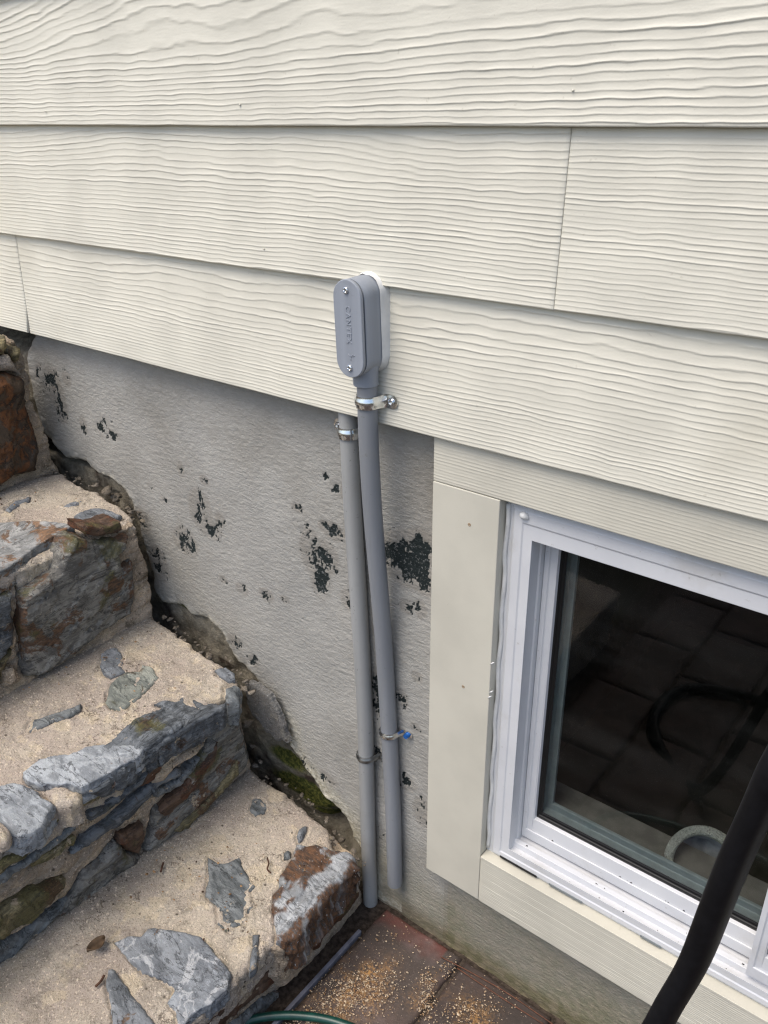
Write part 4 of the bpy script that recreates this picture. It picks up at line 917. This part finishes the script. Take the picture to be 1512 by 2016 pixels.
e_ = mesh('edging_strip', V, F, m_plain('blue grey edging', (.13, .135, .165), .6, .3, 0, 40, .25, .001), None, False)
meta(e_, 'thin blue grey edging strip between the bottom step and the pavers', 'edging strip')
# sawdust: thousands of tiny pale flakes
fl_ = []
SAWC = [(690, 1960, 70, 40, 1400), (620, 2005, 60, 20, 500), (740, 1930, 60, 40, 420), (840, 1965, 16, 50, 420), (880, 1905, 18, 25, 110), (920, 1995, 60, 30, 420), (600, 1930, 40, 30, 150), (760, 1850, 60, 40, 120), (980, 1960, 60, 40, 90)]
V, F = [], []
def flake(p, r, up_=(0, 0, 1)):
    a0 = rng.uniform(0, 6.28); k = len(V); tl = rng.normal(0, .25, 2); n_ = rng.integers(3, 6); el = rng.uniform(.35, 1)
    for t in range(n_):
        a_ = a0+t*6.283/n_; x, y = r*math.cos(a_), r*el*math.sin(a_); V.append((p[0]+x, p[1]+y, p[2]+x*tl[0]+y*tl[1]))
    V.append((p[0], p[1], p[2]+r*.5)); 
    for t in range(n_): F.append((k+t, k+(t+1) % n_, k+n_))
for px, py, sx, sy, n_ in SAWC:
    for _ in range(int(n_*.95)):
        p = hit(px+rng.normal(0, sx*.6), py+rng.normal(0, sy*.6), 2, GZ)
        if p[0] < .004 or p[1] > .0: continue
        p[2] = GZ+.0022+rng.uniform(0, .001); flake(p, abs(rng.normal(.0006, .0006))+.0003)
SAW = NT('sawdust', .9, .2); ni = SAW.noise(140, 2); SAW.col(SAW.mix(SAW.ramp(ni, .35, .65), (.26, .15, .07), (.56, .46, .33)))
sd = mesh('sawdust', V, F, SAW.m, None, False); meta(sd, 'orange sawdust crumbs scattered over the pavers', 'sawdust', None, 'stuff')
# debris flakes on the steps
V, F = [], []
for k, cs in ((1, [(330, 1700, 200, 160, 170), (640, 1720, 40, 40, 160), (600, 1780, 40, 30, 40)]), (2, [(200, 1320, 180, 90, 110)]), (3, [(100, 990, 100, 30, 40)])):
    for px, py, sx, sy, n_ in cs:
        for _ in range(n_):
            u, v = tread2(k, px+rng.normal(0, sx*.6), py+rng.normal(0, sy*.5))
            O, nx, ix = TR[k]; p = O+u*UT+v*VT
            if not (ix+.03 < p[0] < nx-.03 and p[1] < -.05): continue
            flake(p+nT*(.008 if k != 1 or px < 500 else .017), abs(rng.normal(.0011, .0009))+.0005)
LIT = NT('litter bits', .9, .2); ni = LIT.noise(60, 2); LIT.col(LIT.mix(LIT.ramp(ni, .4, .6), (.05, .03, .02), (.32, .20, .10)))
sd = mesh('litter', V, F, LIT.m, None, False); meta(sd, 'brown crumbs and chips scattered over the step treads', 'litter', None, 'stuff')

# twigs, dry leaf, pine needles
TWIG = m_plain('dead twig', (.07, .035, .022), .8, .2, 0, 120, .4)
def twig(k, pts, r, label, grp='dead twigs on the bottom step'):
    Q = [TR[k][0]+np.array(tread2(k, a, b))[0]*UT+np.array(tread2(k, a, b))[1]*VT+nT*.007 for a, b in pts]
    Q = np.array(Q); b0 = Q.mean(0); o = mesh('twig', *tube_vf(spline(Q, 4), r, 7, ref=(0, 0, 1)), TWIG, None, True, b0); meta(o, label, 'twig', grp); return o
twig(1, [(526, 1694), (529, 1706), (526, 1716), (533, 1724)], .0013, 'forked dark twig between the jagged slate and the corner stone')
twig(1, [(206, 1926), (199, 1938), (189, 1948)], .0019, 'thick reddish twig left of the lowest slate')
twig(1, [(322, 1704), (319, 1714), (317, 1722)], .0018, 'short reddish twig near the riser foot')
twig(1, [(402, 1853), (397, 1868), (388, 1880)], .0012, 'curved twig lying on the large pale slab')
u, v = tread2(1, 190, 1868); lc = TR[1][0]+u*UT+v*VT+nT*.006
lv, lf = [], []
for i in range(9):
    t = i/8; w = .010*math.sin(math.pi*min(1, t*.98+.02))**.8
    for j in range(5):
        s = (j-2)/2; lv.append(lc+UT*(t-.5)*.032+VT*(s*w+.004*math.sin(t*3))+nT*(abs(s)**1.5*.009+.004*t))
for i in range(8):
    for j in range(4): a_ = i*5+j; lf.append((a_, a_+1, a_+6, a_+5))
o = mesh('dry_leaf', lv, lf, m_plain('dry leaf', (.085, .055, .032), .7, .3, 0, 80, .4), None, True, lc)
sm = o.modifiers.new('thick', 'SOLIDIFY'); sm.thickness = .0006; meta(o, 'curled dry leaf on the bottom step left of the pale slab', 'leaf')
NEED = m_plain('dry pine needle', (.12, .05, .028), .6, .3, 0, 100, .3)
for pts, lb in (([(868, 1884), (930, 1916), (1000, 1956), (1088, 2016)], 'long rusty pine needle lying along the wall foot'), ([(900, 1906), (960, 1946), (1020, 1985), (1070, 2016)], 'rusty pine needle crossing the right paver beside the longer one')):
    Q = np.array([hit(a_, b_, 2, GZ+.004) for a_, b_ in pts]); Q[:, 1] = np.minimum(Q[:, 1], .006)
    o = mesh('pine_needle', *tube_vf(spline(Q, 6), .0009, 6, ref=(0, 0, 1)), NEED, None, True, Q[0]); meta(o, lb, 'pine needle', 'pine needles by the wall')

# ================================================================== HOSES
gh = [hit(a_, b_, 2, GZ+.0095) for a_, b_ in ((455, 2060), (474, 2022), (500, 2006), (560, 1999), (620, 2003), (668, 2014), (720, 2035), (800, 2080))]
gh += [np.array([.25, -.36, GZ+.009]), np.array([.5, -.42, GZ+.009]), np.array([.9, -.40, GZ+.009])]
o = mesh('garden_hose', *tube_vf(spline(gh, 8), .0068, 16, ref=(0, 0, 1)), HOSE, None, True, gh[0]); meta(o, 'dark green garden hose arching at the bottom edge of the pavers', 'hose')
# heavy black cable hanging in a loop in front of the window
yk = -.36
bc = [hit(a_, b_, 1, y_) for a_, b_, y_ in ((1700, 1290, -.33), (1610, 1380, -.345), (1540, 1490, yk), (1494, 1590, yk), (1448, 1690, yk), (1408, 1790, yk), (1368, 1890, yk), (1322, 1970, yk-.005), (1260, 2070, yk-.02))]
last = bc[-1]
bc += [last+np.array([-.035, -.02, -.10]), last+np.array([-.09, -.05, -.19]), np.array([.36, -.52, GZ+.016]), np.array([.20, -.66, GZ+.013]), np.array([.22, -.86, GZ+.013]), np.array([.5, -.92, GZ+.013]), np.array([.9, -.80, GZ+.013]), np.array([1.3, -.75, GZ+.013])]
first = bc[0]
bc = [np.array([first[0]+.42, -.22, GZ+.013]), np.array([first[0]+.40, -.24, first[2]-.42]), np.array([first[0]+.32, -.27, first[2]-.12]), np.array([first[0]+.18, -.30, first[2]+.055]), np.array([first[0]+.085, -.32, first[2]+.055])]+bc
th8 = np.linspace(0, 2*np.pi, 20, endpoint=False)
sect = np.stack([np.sign(np.cos(th8))*np.abs(np.cos(th8))**.7, .62*np.sign(np.sin(th8))*np.abs(np.sin(th8))**.8], 1)
sect[:, 1] += .10*np.exp(-((sect[:, 0]-.15)/.12)**2)*np.sign(sect[:, 1])
o = mesh('black_cable', *tube_vf(spline(bc, 8), .0148, sect=sect, ref=(.8, -.6, .1)), RUBBER, None, True, bc[0]); meta(o, 'thick black rubber cable looping in front of the window', 'cable')
c2 = [(.95, -1.0, GZ+.012), (.7, -.98, GZ+.012), (.45, -1.1, GZ+.012), (.3, -1.35, GZ+.012), (.5, -1.6, GZ+.012), (1.0, -1.7, GZ+.012)]
o = mesh('black_cable', *tube_vf(spline(c2, 8), .011, 14, ref=(0, 0, 1)), RUBBER, None, True, c2[0]); meta(o, 'black cable coiled on the paving, seen mirrored in the window glass', 'cable')
